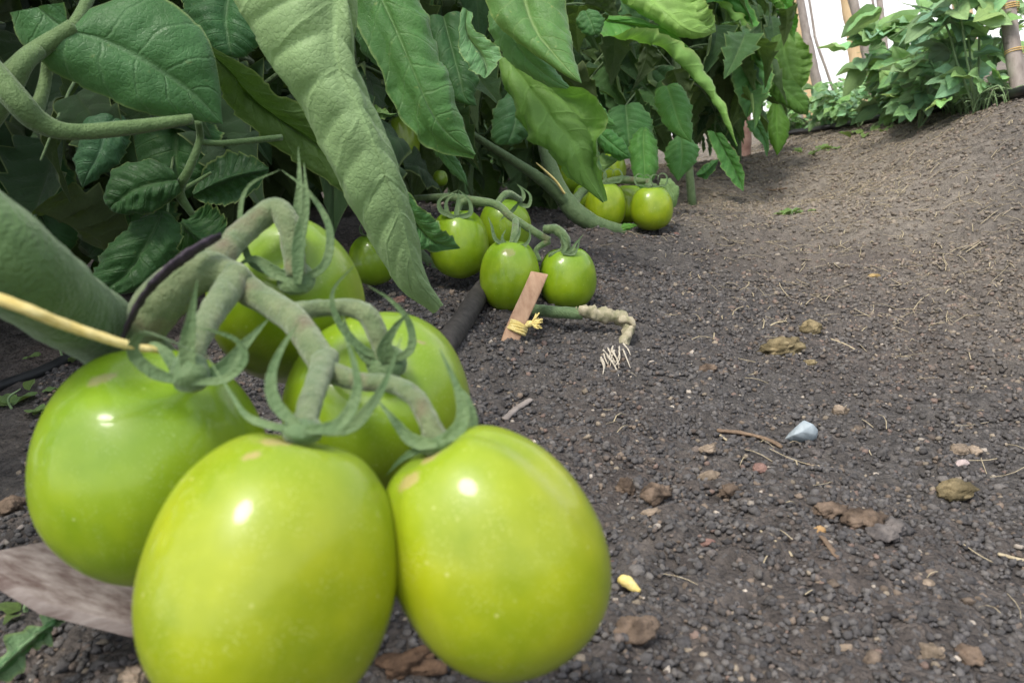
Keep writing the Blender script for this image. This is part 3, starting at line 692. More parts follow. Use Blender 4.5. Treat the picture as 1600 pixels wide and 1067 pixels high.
def disc(tom, px, py, Z, r, up):
    c = at(px, py, Z); A = nrm(up[0]*CR+up[1]*CU-up[2]*_d); q = r*Z/FPX
    V, F = tube([c-A*q*.35, c, c+A*q*.35], [q*.8, q, q*.75], 10, 16, lump=.12); sub('calyx_disc', V, F, M['sepal'], tom)
disc(T2, 474, 672, .190, 36, (.1, .95, .2)); disc(T3, 686, 692, .203, 32, (-.4, .9, .1)); disc(T4, 463, 436, .269, 30, (.08, .5, .86)); disc(T5, 604, 566, .244, 32, (.08, .5, .86))
# leaves of the front plant
hero(p1, [(15, 20), (30, 62), (92, 118), (165, 152), (235, 180), (300, 188), (348, 194)], [(100, 4), (112, 44), (150, 8), (235, -8), (312, 40), (340, 110), (348, 194)], (.43, .47), [(58, 12), (104, 46), (160, 62), (220, 92), (270, 124), (312, 156), (348, 194)], dz=-.006, bulge=.0011, side='top', col=(1.35, 1.35, 1.9), serr=.03, label='broad dull leaf in the top left corner')
hero(p1, [(350, -30), (400, 60), (468, 170), (526, 280), (574, 370), (624, 448), (676, 490)], [(556, -30), (550, 90), (584, 180), (622, 280), (644, 350), (664, 430), (692, 477)], (.40, .47), [(528, -30), (528, 90), (566, 180), (606, 280), (630, 352), (652, 432), (688, 479)], dz=-.020, bulge=.0034, arch=.12, side='under', col=(2.15, 1.9, 2.5), nvein=10, nu=100, nv=51, serr=.035, label='long pale hanging leaf showing its veined underside')
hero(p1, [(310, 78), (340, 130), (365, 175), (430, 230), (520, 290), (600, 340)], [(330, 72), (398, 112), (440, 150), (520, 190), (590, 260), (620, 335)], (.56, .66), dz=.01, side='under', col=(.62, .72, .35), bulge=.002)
hero(p1, [(600, 262), (612, 320), (635, 372), (662, 392), (718, 389)], [(612, 268), (650, 315), (680, 345), (702, 366), (719, 387)], (.53, .56), dz=.008, side='top', col=(1.3, 1.25, 1.2))
hero(p1, [(660, 198), (676, 232), (690, 250), (712, 275), (731, 291)], [(684, 200), (700, 222), (705, 240), (722, 262), (731, 290)], (.62, .62), dz=-.006, side='top', col=(1.6, 1.5, 1.9), serr=.2)
part('leaf_stalk', [ptube([(-60, 60, .40, 22), (20, 150, .40, 21), (60, 190, .41, 18), (110, 206, .42, 13), (200, 200, .44, 12), (300, 186, .46, 8)], 50, 12),
    ptube([(-40, 130, .41, 20), (10, 120, .42, 17), (50, 85, .43, 15), (115, 42, .435, 12)], 30, 12),
    ptube([(-30, 200, .42, 20), (5, 150, .42, 20), (35, 100, .42, 16), (60, 80, .43, 12)], 30, 12),
    ptube([(75, 75, .45, 7), (70, 130, .45, 9), (55, 180, .44, 11)], 20, 10), ptube([(112, 44, .44, 9), (130, 15, .45, 9), (150, -30, .46, 9)], 20, 10)], 'stem', col=(.95, 1.0, .8))
part('leaf_stalk', [ptube([(310, 190, .55, 6), (312, 220, .56, 6), (295, 265, .56, 7), (280, 300, .57, 8), (300, 335, .58, 5)], 30, 10), ptube([(312, 222, .56, 5), (350, 224, .57, 5), (440, 215, .6, 5)], 20, 10), ptube([(282, 298, .57, 4), (310, 282, .58, 3), (330, 270, .58, 2.5)], 16, 8)], 'stem', col=(.8, .9, .7))
D = (.62, .70, .66)  # darker tint for leaves in the deep gaps, their shade put into colour
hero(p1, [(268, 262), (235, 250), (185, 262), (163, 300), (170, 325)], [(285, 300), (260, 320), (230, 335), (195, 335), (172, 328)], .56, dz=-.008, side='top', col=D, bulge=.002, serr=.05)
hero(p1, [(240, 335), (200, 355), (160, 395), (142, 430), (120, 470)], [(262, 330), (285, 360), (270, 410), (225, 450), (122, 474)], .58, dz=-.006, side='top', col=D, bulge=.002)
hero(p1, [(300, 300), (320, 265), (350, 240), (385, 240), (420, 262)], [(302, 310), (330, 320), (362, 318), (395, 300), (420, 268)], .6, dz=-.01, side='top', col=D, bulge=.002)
hero(p1, [(215, 190), (200, 225), (210, 265), (240, 290), (290, 310)], [(330, 190), (350, 215), (340, 260), (320, 290), (292, 312)], .68, dz=-.01, side='top', col=(.8, .9, .75))
hero(p1, [(170, 165), (130, 190), (120, 225), (118, 260), (128, 292)], [(200, 190), (205, 215), (190, 250), (160, 275), (130, 293)], .6, dz=-.01, side='top', col=(1.1, 1.1, 1.9))
hero(p1, [(305, -20), (285, 10), (300, 45), (330, 75), (365, 90)], [(420, -20), (420, 30), (410, 65), (390, 85), (367, 91)], .62, dz=-.01, side='top', col=(1.0, 1.1, 1.2))
hero(p1, [(555, -30), (550, 30), (560, 70), (590, 105), (612, 110)], [(640, 0), (625, 40), (620, 70), (618, 95), (613, 111)], .6, dz=-.01, side='top', col=(1.1, 1.1, 1.4))
hero(p1, [(300, 335), (320, 320), (345, 330), (355, 350), (352, 380)], [(270, 350), (262, 390), (290, 420), (320, 410), (350, 384)], .6, dz=-.01, side='top', col=(.75, .85, .7))
hero(p1, [(120, 300), (110, 350), (140, 400), (190, 430)], [(260, 290), (280, 340), (250, 400), (195, 432)], .85, dz=-.01, side='top', col=(.8, .9, .8))
hero(p1, [(-40, 250), (-30, 320), (20, 380), (90, 410)], [(90, 230), (130, 300), (130, 360), (95, 412)], .8, dz=-.01, side='top', col=(.8, .9, .9))
foliage(p1, [base, base+np.array([-.15, .1, .25]), base+np.array([-.35, .15, .6]), base+np.array([-.4, .25, 1.0])], (.15, 1), 34, 5, .085, (1.2, 4.6), 150)
foliage(p1, [base+np.array([-.25, .1, .55]), base+np.array([-.2, .15, .8]), base+np.array([-.2, .2, 1.05])], (0, 1), 26, 55, .10, (.3, 3.4), 130, (.2, .5))  # extra upper leaves out of view, added to shade the row below

# yellow string by the front stem
V, F = ptube([(-260, 380, .168, 17), (0, 468, .180, 17), (110, 510, .192, 15), (205, 541, .204, 12), (240, 546, .212, 9), (262, 556, .218, 4)], 60, 10, aspect=.55, lump=.12)
tag(put('string', V, F, M['raffia']), 'pale yellow string stretched along the thick stem at the left edge', 'string')

# ---- plant behind: first middle cluster ---------------------------------------
base = on_ground([(-.10, .86, 0)])[0]
p2 = empty('tomato_plant', base, 'tomato plant with four green tomatoes resting on the soil behind the wooden peg', 'tomato plant', GP)
c1 = tomato(p2, 718, 380, .82, 46, 54, (-.05, .98, .15), 6, col=(.84, .98, .9), sq=2.3)
c2 = tomato(p2, 797, 430, .775, 47.5, 57, (0, .98, .18), 7, [(795, 395, 14, 8, 0)], col=(.84, .98, .9), sq=2.3)
c3 = tomato(p2, 886, 434, .80, 45, 49, (-.05, .98, .18), 8, col=(.84, .98, .9), sq=2.45)
c4 = tomato(p2, 788, 356, .87, 41, 46, (0, .95, .3), 9, col=(.75, .88, .9))
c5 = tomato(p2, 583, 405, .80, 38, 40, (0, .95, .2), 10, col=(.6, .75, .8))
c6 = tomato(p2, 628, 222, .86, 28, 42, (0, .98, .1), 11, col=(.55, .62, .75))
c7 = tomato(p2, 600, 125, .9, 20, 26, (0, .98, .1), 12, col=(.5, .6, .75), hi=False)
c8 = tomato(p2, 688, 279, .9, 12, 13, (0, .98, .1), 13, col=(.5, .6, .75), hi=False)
part('truss_stem', [
    ptube([(640, 310, .86, 4), (700, 308, .83, 6), (735, 313, .81, 7), (775, 320, .80, 6.5), (800, 340, .79, 6), (835, 362, .785, 6), (858, 376, .785, 6.5)], 40, 10, lump=.1),
    ptube([(735, 313, .81, 6), (720, 318, .81, 5.5), (713, 336, .805, 5)], 14, 10),
    ptube([(775, 320, .80, 5), (792, 303, .81, 6), (812, 312, .83, 5)], 16, 10),
    ptube([(806, 345, .787, 5.5), (805, 362, .772, 6), (800, 384, .765, 5.5)], 16, 10),
    ptube([(858, 376, .785, 6), (838, 390, .785, 4), (842, 408, .785, 5)], 14, 10),
    ptube([(850, 358, .785, 7), (872, 360, .78, 8), (884, 378, .78, 8), (880, 394, .785, 8), (858, 400, .785, 4)], 22, 10, lump=.2)], 'truss', p2, col=(.85, 1.0, .85))
for pts in ([(712, 340), (690, 330), (688, 312), (716, 297)], [(712, 340), (734, 334), (733, 314), (717, 297)], [(712, 342), (714, 330), (716, 312), (717, 298)], [(710, 340), (700, 334), (698, 315), (714, 300)]): sepal(c1, pts, .795, 9)
for pts in ([(800, 384), (788, 380), (785, 370), (791, 358)], [(800, 384), (818, 384), (828, 372), (826, 352)], [(800, 385), (808, 372), (812, 362), (814, 350)], [(796, 384), (775, 375), (768, 352), (762, 338)]): sepal(c2, pts, .758, 7)
for pts in ([(880, 396), (892, 392), (900, 380), (912, 366)], [(880, 396), (895, 396), (902, 388), (906, 374)], [(878, 396), (884, 384), (878, 370), (876, 360)]): sepal(c3, pts, .775, 7)
for pts in ([(808, 318), (825, 322), (828, 305), (812, 290)], [(808, 320), (800, 330), (790, 336), (780, 346)], [(810, 318), (818, 308), (815, 296), (808, 288)]): sepal(c4, pts, .83, 7)
small_calyx(c6, 627, 184, .85, 20, seed=3); small_calyx(c5, 575, 368, .79, 22, seed=1)
part('stem', [ptube([(700, 440, .90, 9), (735, 455, .87, 10), (770, 470, .84, 10), (815, 482, .77, 10), (850, 486, .74, 9.5), (885, 489, .735, 9.5), (910, 490, .735, 10)], 50, 12, lump=.06),
    ptube([(735, 458, .87, 11), (690, 430, .9, 11), (640, 380, .93, 10), (600, 300, .95, 10), (560, 180, .97, 9), (540, 0, .98, 9), (520, -250, 1.0, 8)], 50, 12, lump=.05)], 'stem', p2)
part('cut_stub', [ptube([(903, 484, .733, 7), (905, 485, .733, 9.5), (930, 491, .731, 11.5), (958, 494, .73, 11), (980, 504, .727, 10), (981, 522, .722, 9.5), (970, 540, .717, 9), (952, 553, .712, 7.5), (936, 562, .709, 4)], 70, 16, lump=.5, aspect=.8),
    ptube([(968, 500, .725, 6), (984, 500, .722, 6), (992, 510, .72, 3)], 12, 8, lump=.3)], 'stub', p2, label='whitish rotting cut end of the lying stem')
rs = []
for i in range(15):
    x0 = random.uniform(940, 984); y0 = 552+random.uniform(-8, 8)-(x0-960)*.45; l = random.uniform(8, 28); kx = random.uniform(-.5, 1.1); q = []
    for f_ in (0, .5, 1):
        h_, z_ = hit(x0+l*kx*f_+random.uniform(-3, 3), y0+l*.75*f_+8); q.append(h_+np.array([0, 0, .006*(1-f_)+.0018]))
    rs.append(tube(q, [.0008, .0006, .0003], 8, 6))
part('root', rs, 'rootw', p2, label='fringe of short white roots')
# hero leaves of this plant
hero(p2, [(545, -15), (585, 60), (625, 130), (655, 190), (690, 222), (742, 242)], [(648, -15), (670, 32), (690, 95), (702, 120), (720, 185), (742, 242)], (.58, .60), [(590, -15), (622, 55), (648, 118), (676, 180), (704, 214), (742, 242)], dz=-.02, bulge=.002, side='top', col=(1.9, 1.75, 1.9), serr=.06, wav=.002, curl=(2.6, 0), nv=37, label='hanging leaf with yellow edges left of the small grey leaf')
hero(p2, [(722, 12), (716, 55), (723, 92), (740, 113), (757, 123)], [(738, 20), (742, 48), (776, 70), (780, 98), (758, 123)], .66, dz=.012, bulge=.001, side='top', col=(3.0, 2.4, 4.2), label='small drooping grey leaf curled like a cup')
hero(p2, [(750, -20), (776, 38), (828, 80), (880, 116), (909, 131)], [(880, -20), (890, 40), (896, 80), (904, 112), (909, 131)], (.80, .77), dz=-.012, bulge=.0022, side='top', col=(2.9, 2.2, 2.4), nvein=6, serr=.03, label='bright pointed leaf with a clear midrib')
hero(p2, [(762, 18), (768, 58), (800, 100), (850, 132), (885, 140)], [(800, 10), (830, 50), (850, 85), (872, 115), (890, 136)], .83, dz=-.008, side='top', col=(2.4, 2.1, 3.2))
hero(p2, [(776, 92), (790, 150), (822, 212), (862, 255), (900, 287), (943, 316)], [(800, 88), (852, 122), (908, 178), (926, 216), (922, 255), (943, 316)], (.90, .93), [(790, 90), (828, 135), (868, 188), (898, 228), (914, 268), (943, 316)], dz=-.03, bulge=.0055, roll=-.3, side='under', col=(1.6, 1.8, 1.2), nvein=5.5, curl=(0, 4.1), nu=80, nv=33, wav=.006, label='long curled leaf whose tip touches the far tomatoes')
hero(p2, [(660, 30), (672, 90), (690, 130), (712, 158), (744, 166)], [(725, 20), (745, 80), (748, 120), (742, 150), (745, 166)], .80, dz=-.01, side='top', col=(1.1, 1.1, 1.2), serr=.1)
hero(p2, [(800, 140), (775, 165), (768, 200), (770, 222), (785, 226)], [(820, 140), (842, 175), (838, 200), (820, 218), (788, 227)], .98, dz=-.01, side='top', col=(1.5, 1.4, 2.0))
hero(p2, [(585, 165), (600, 170), (612, 178), (622, 176)], [(585, 185), (600, 186), (612, 182), (622, 177)], .72, dz=-.004, side='under', col=(1, 1.1, .8), nu=20, nv=13)
foliage(p2, [base, base+np.array([-.1, .05, .2]), base+np.array([-.12, .1, .5]), base+np.array([-.1, .15, 1.0])], (.2, 1), 60, 8, .09, maxl=290)

# ---- second middle cluster ------------------------------------------------------
base = on_ground([(.16, 1.19, 0)])[0]
p3 = empty('tomato_plant', base, 'tomato plant whose bent stem meets the soil beside the farther tomato cluster', 'tomato plant', GP)
e1 = tomato(p3, 946, 322, 1.19, 32, 37, (0, .98, .15), 14, col=(1.02, 1.04, 1), hi=False, sq=2.35)
e2 = tomato(p3, 1018, 325, 1.18, 32.5, 34, (-.05, .98, .15), 15, col=(1.02, 1.04, 1), hi=False, sq=2.6)
e3 = tomato(p3, 982, 319, 1.25, 26, 31, (0, .98, .15), 16, col=(.85, .95, 1), hi=False)
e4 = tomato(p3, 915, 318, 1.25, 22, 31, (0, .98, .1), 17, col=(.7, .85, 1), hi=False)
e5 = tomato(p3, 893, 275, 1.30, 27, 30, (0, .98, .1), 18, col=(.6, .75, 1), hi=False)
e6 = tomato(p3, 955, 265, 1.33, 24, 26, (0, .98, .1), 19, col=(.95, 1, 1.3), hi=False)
part('truss_stem', [ptube([(905, 300, 1.21, 5), (930, 290, 1.2, 5), (965, 281, 1.2, 5.5), (985, 282, 1.2, 6), (1015, 284, 1.19, 4)], 30, 10, lump=.15), ptube([(950, 283, 1.2, 4), (948, 292, 1.19, 4)], 8, 8), ptube([(1012, 282, 1.19, 4), (1016, 294, 1.18, 4)], 8, 8)], 'truss', p3, col=(.8, .95, .8))
for (t, x, y, z) in ((e1, 946, 288, 1.18), (e2, 1017, 294, 1.17)):
    for k in range(4):
        cx = x-18+12*k; r_ = random.uniform(5, 9); s_ = (-1)**k
        pts = [(x, y)]+[(cx+s_*r_*math.cos(a), y-13+r_*1.3*math.sin(a)) for a in np.linspace(1.2, 6.4, 7)]
        sepal(t, pts, z-.01*(k % 2), 3.6, n=40)
part('stem', [ptube([(975, 362, 1.17, 10), (935, 352, 1.16, 13), (900, 332, 1.16, 15), (875, 300, 1.165, 14), (862, 268, 1.17, 12), (850, 225, 1.18, 10), (842, 150, 1.2, 9), (835, 0, 1.24, 9), (830, -250, 1.28, 8)], 60, 12, lump=.05),
    ptube([(888, 318, 1.16, 11), (850, 284, 1.14, 9.5), (800, 250, 1.1, 7), (735, 208, 1.04, 5.5), (690, 170, 1.0, 5)], 40, 12, lump=.05),
    ptube([(893, 325, 1.16, 9), (905, 305, 1.19, 7), (925, 290, 1.21, 5)], 14, 10)], 'stem', p3)
V, F = ptube([(838, 255, 1.13, 1.5), (855, 270, 1.13, 3), (870, 285, 1.135, 3.2), (882, 303, 1.14, 3.4)], 20, 8, aspect=.6); tag(put('string', V, F, M['raffia']), 'short orange yellow string tied to the bent stem', 'string')
hero(p3, [(926, 262), (930, 275), (955, 258), (965, 250)], [(940, 240), (955, 245), (962, 248), (966, 250)], 1.2, dz=-.01, side='under', col=(1.2, 1.3, 1), nu=24, nv=13)
hero(p3, [(1030, 290), (1038, 300), (1045, 318), (1050, 326)], [(1032, 280), (1048, 280), (1060, 295), (1056, 322)], 1.2, dz=-.008, side='under', col=(1.5, 1.45, 1.5), nu=24, nv=15, label='pale limp leaf against the far right tomato')
hero(p3, [(935, 365), (955, 368), (980, 360), (995, 354)], [(938, 360), (960, 356), (980, 350), (994, 351)], 1.165, dz=-.006, side='top', col=(2.4, 2.3, 1.2), nu=24, nv=13)
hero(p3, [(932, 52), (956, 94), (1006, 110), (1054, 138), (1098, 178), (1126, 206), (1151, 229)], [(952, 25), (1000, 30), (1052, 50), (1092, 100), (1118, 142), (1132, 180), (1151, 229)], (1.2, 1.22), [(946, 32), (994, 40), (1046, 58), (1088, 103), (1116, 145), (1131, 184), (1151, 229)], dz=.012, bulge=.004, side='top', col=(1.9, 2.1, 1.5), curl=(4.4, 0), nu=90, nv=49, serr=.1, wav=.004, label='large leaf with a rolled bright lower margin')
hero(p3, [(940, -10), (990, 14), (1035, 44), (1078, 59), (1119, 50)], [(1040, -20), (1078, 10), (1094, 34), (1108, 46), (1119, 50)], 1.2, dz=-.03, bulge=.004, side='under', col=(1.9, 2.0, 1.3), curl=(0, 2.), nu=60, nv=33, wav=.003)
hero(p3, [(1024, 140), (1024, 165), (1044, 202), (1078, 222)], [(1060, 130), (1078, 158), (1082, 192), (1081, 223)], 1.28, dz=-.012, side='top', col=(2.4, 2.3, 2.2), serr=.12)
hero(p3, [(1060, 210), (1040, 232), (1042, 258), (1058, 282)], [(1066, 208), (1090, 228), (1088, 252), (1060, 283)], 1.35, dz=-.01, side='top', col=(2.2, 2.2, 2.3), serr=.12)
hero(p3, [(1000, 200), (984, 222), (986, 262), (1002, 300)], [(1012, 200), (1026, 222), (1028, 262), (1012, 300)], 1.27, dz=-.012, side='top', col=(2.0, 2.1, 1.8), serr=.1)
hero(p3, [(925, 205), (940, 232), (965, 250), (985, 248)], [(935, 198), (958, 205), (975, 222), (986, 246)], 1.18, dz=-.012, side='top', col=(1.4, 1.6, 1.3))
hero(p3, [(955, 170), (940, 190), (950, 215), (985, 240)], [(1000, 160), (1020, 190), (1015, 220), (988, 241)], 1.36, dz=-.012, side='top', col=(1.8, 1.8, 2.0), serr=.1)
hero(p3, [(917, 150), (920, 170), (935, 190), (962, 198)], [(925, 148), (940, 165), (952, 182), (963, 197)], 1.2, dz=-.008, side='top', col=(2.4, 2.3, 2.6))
hero(p3, [(905, 20), (900, 38), (915, 55), (930, 55)], [(925, 15), (942, 25), (942, 45), (931, 55)], 1.15, dz=-.008, side='top', col=(1.5, 1.5, 1.8))
foliage(p3, [base, base+np.array([-.05, .05, .2]), base+np.array([-.05, .1, .5]), base+np.array([0, .15, 1.0])], (.12, 1), 60, 12, .09, maxl=290)

# ---- plants farther along the row -------------------------------------------------
base = on_ground([(.42, 1.62, 0)])[0]
p4 = empty('tomato_plant', base, 'tomato plant hanging leaves over the path at the end of the row', 'tomato plant', GP)
hero(p4, [(1098, 8), (1130, 52), (1172, 88), (1217, 95)], [(1160, -15), (1188, 40), (1198, 72), (1217, 94)], 1.6, dz=.03, bulge=.005, side='top', col=(1.9, 2.2, 1.4), curl=(4., 0), nv=41, wav=.004)
hero(p4, [(1165, 50), (1140, 92), (1148, 142), (1166, 184)], [(1180, 50), (1207, 105), (1200, 150), (1168, 184)], 1.62, dz=.03, bulge=.006, side='top', col=(2.0, 2.0, 2.2), serr=.1)
hero(p4, [(1206, 162), (1192, 196), (1203, 222), (1214, 243)], [(1222, 165), (1234, 195), (1228, 222), (1215, 243)], 1.75, dz=-.01, side='under', col=(.9, 1.25, .4), serr=.08)
hero(p4, [(1104, 205), (1122, 250), (1142, 282), (1161, 299)], [(1128, 208), (1150, 238), (1162, 268), (1162, 298)], 1.62, dz=.02, side='top', col=(1.8, 2.0, 1.9), serr=.12)
hero(p4, [(1088, 272), (1096, 262), (1110, 252), (1123, 249)], [(1090, 276), (1104, 280), (1116, 266), (1123, 250)], 1.5, dz=-.01, side='top', col=(.8, 1.1, .7), nu=24, nv=13)
hero(p4, [(1170, -20), (1190, 20), (1220, 55), (1240, 65)], [(1235, -20), (1250, 20), (1250, 45), (1242, 66)], 1.7, dz=.02, side='top', col=(1.7, 2.1, 1.3), bulge=.005, curl=(3., 2.), nv=37)
hero(p4, [(1205, 60), (1200, 100), (1220, 130), (1250, 140)], [(1240, 50), (1254, 85), (1256, 115), (1251, 140)], 1.8, dz=-.02, side='under', col=(1.2, 1.4, .8), bulge=.004, curl=(0, 2.5))
hero(p4, [(1195, 120), (1205, 150), (1240, 175), (1262, 180)], [(1220, 110), (1245, 130), (1262, 155), (1263, 180)], 1.8, dz=-.02, side='under', col=(.9, 1.2, .6), bulge=.004, serr=.1)
hero(p4, [(1165, 190), (1172, 205), (1190, 225), (1198, 245)], [(1185, 185), (1198, 200), (1202, 225), (1199, 245)], 1.7, dz=.01, side='top', col=(2, 1.9, 2.4))
st4 = [base, base+np.array([.02, .05, .2]), base+np.array([.03, .1, .5]), base+np.array([.05, .1, 1.0])]
part('stem', tube(st4, [.009, .008, .007, .006], 30, 10), 'stem', p4)
foliage(p4, st4, (.1, 1), 58, 21, .09, maxl=290)
for i, (x, y, lab, n) in enumerate(((.68, 2.1, 'tomato plant at the far end of the row beside the log posts', 40), (-.55, .95, 'shaded tomato plant behind the broad dull leaf at the upper left', 46), (-.35, 1.5, 'dark tomato plant deep in the row behind the hanging leaves', 46), (.1, 2.0, 'tomato plant filling the gaps above the farther tomato cluster', 46), (-.9, 1.5, 'dimmest tomato plant at the far left behind the stalks', 40), (.45, 2.6, 'tomato plant farthest back in the middle of the foliage', 40))):
    base = on_ground([(x, y, 0)])[0]; pl = empty('tomato_plant', base, lab, 'tomato plant', GP)
    st = [base, base+np.array([.02, .0, .25]), base+np.array([-.03, .05, .6]), base+np.array([.02, .05, 1.1])]
    part('stem', tube(st, [.009, .008, .007, .006], 30, 10), 'stem', pl)
    foliage(pl, st, (.08, 1), n, 40+i, .095)

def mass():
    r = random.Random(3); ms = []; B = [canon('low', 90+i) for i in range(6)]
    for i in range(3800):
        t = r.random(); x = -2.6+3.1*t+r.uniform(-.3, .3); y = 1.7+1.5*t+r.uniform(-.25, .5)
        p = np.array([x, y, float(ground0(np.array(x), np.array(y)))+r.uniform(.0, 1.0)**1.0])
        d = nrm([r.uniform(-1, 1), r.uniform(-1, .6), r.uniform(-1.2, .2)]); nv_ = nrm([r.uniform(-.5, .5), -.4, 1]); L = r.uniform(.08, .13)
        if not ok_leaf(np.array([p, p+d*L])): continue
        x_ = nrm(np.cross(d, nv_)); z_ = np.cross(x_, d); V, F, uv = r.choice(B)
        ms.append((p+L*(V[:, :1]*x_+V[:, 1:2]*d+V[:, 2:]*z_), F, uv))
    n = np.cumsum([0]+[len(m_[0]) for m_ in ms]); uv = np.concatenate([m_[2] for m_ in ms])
    o = put('foliage', np.concatenate([m_[0] for m_ in ms]), np.concatenate([m_[1]+k for m_, k in zip(ms, n)]), M['leaf'], uv=uv); o.color = (.42, .46, .42, 1); tag(o, kind='stuff')  # dark tint paints the shade deep behind the row into these leaves
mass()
# ------------------------------------------------------------------ peas on the right bed
def pea(base, h, n, seed, label, spread=.10, sc=(.035, .06)):
    r = random.Random(seed); base = np.array(base); pl = empty('pea_plant', base, label, 'pea plant', 'pea plants on the right bed')
    ns = 5
    for s in range(ns):
        a = r.uniform(0, 6.28); k = r.uniform(.45, 1)
        P = [base, base+np.array([math.cos(a)*.03, math.sin(a)*.03, h*.35*k]), base+np.array([math.cos(a)*spread*.5, math.sin(a)*spread*.5, h*.75*k]), base+np.array([math.cos(a)*spread*1.1, math.sin(a)*spread*1.1, h*k*r.uniform(.75, 1.0)])]
        V, F = tube(P, [.0026, .0024, .002, .001], 24, 6); put('stem', V, F, M['pea_stem'], pl)
        sp = spline(P, 60)
        for j in range(n//ns):
            t = r.uniform(.12, 1); p = sp[int(t*59)]; a2 = r.uniform(0, 6.28); out = np.array([math.cos(a2), math.sin(a2), r.uniform(-.3, .8)]); off = r.uniform(.01, .06)
            nv_ = nrm([r.uniform(-.7, .7), r.uniform(-1., .3), r.uniform(.3, 1)]); kk = r.uniform(.8, 1.45); L = r.uniform(*sc)*(.75+.5*t); g_ = r.uniform(.8, 1.5)
            for q in (-1, 1):
                qx, qy, _q = proj(p+out*off); 
                if qy > np.interp(qx, [1225, 1420, 1640], [205, 178, 140])-5: continue
                dv = nrm(out+q*.55*np.cross(out, nv_))
                place(r.choice(PEA), 'leaf', pl, p+out*off, dv, nv_, L, (kk*r.uniform(.80, 1.04), kk, kk*g_))
        for _ in range(2):
            p = sp[r.randint(30, 59)]; a2 = r.uniform(0, 6.28); l = r.uniform(.06, .16); d = np.array([math.cos(a2), math.sin(a2)*.6, r.uniform(.1, .9)])
            T = [p+d*l*t+np.array([0, 0, -.6*l*t*t])+.006*np.array([math.sin(9*t+s), math.cos(9*t), math.sin(7*t)]) for t in np.linspace(0, 1, 7)]
            V, F = tube(T, [.0010, .0009, .0008, .0007, .0006, .0005, .0004], 24, 5); put('tendril', V, F, M['pea_stem'], pl)
    return pl
M['pea_stem'] = fuzz_mat('pea_stem', (.17, .27, .11), (.26, .36, .18), sheen=.1)
for i, (x, y, back, h, n, spr, sc, lab) in enumerate((
    (1600, 152, .40, .24, 110, .10, (.035, .055), 'tall pea plant around the thickest stake at the right edge'),
    (1520, 167, .16, .19, 130, .12, (.03, .055), 'bushy pea plant with long tendrils left of the thickest stake'),
    (1478, 176, .16, .24, 120, .06, (.035, .066), 'pea plant standing highest against the white film'),
    (1420, 187, .10, .11, 130, .10, (.022, .04), 'low pea plant right of the slim knotty stake'),
    (1352, 198, .10, .12, 130, .11, (.025, .042), 'pea plant between the slim knotty stake and the crooked one'),
    (1306, 206, .12, .15, 130, .11, (.025, .042), 'low pea plant at the foot of the crooked grey stake'),
    (1560, 158, .38, .30, 90, .10, (.045, .07), 'pea plant in the second line left of the thickest stake'),
    (1250, 213, .14, .2, 120, .12, (.025, .045), 'farthest pea plant beside the hanging tomato leaves'),
    (1700, 138, .34, .30, 60, .12, (.05, .07), 'pea plant leaving the frame at the upper right corner'))):
    p, _z = hit(x, y); p = on_ground([p+np.array([.03, back, 0])])[0]
    pea(p, h, n, 100+i, lab, spr, sc)
def ground_cover():
    ms = []; GC = []
    for i in range(900):
        f = random.random(); x = 1228+372*f; q = int(f*14)
        if i < 15: GC.append(hit(1228+372*i/14., 213-59*i/14.)[0])
        if i < 15: continue
        k_ = f*14-q; p0 = GC[q]*(1-k_)+GC[min(q+1, 14)]*k_+np.array([.02, random.uniform(.05, .2), 0]); p0 = on_ground([p0])[0]
        a = random.uniform(0, 6.28); l = random.uniform(.02, .06)
        P = [p0, p0+np.array([math.cos(a)*l*.3, math.sin(a)*l*.3, l*.7]), p0+np.array([math.cos(a)*l, math.sin(a)*l, l*random.uniform(.4, 1)])]
        ms.append(tube(P, [.0012, .0022, .0003], 5, 4, aspect=.25, cap=False))
    V, F = cat(*ms); tag(put('ground_cover', V, F, M['pea_stem']), kind='stuff')
ground_cover()
def weed(px, py, n, size, label):
    p, z = hit(px, py); pl = empty('weed', p, label, 'weed', 'small weeds on the path')
    r = random.Random(px)
    for i in range(n):
        a = r.uniform(0, 6.28); q = p+np.array([math.cos(a), math.sin(a), 0])*r.uniform(0, size*1.3); q[2] = float(ground_h(q[0], q[1]))+.002
        place(r.choice(PEA), 'leaf', pl, q, [math.cos(a), math.sin(a), r.uniform(.1, .9)], [0, 0, 1], size*r.uniform(.4, .8), (.6, .62, .4))
    V, F = tube([p-np.array([0, 0, .005]), p+np.array([0, 0, size*.3]), p+np.array([size*.4, 0, size*.5])], [.0012, .001, .0004], 10, 5); put('stem', V, F, M['pea_stem'], pl)
weed(1275, 240, 16, .035, 'bright green weed on the slope below the black pipe')
weed(1238, 336, 16, .022, 'flat green weed in the middle of the path')
weed(1362, 208, 12, .05, 'pea seedling drooping over the black pipe')
weed(20, 640, 8, .03, 'tiny clover like weed at the left edge by the hose')
weed(100, 560, 6, .03, 'single light green sprout behind the thick stem')
weed(45, 962, 4, .014, 'small bright sprout beside the board')

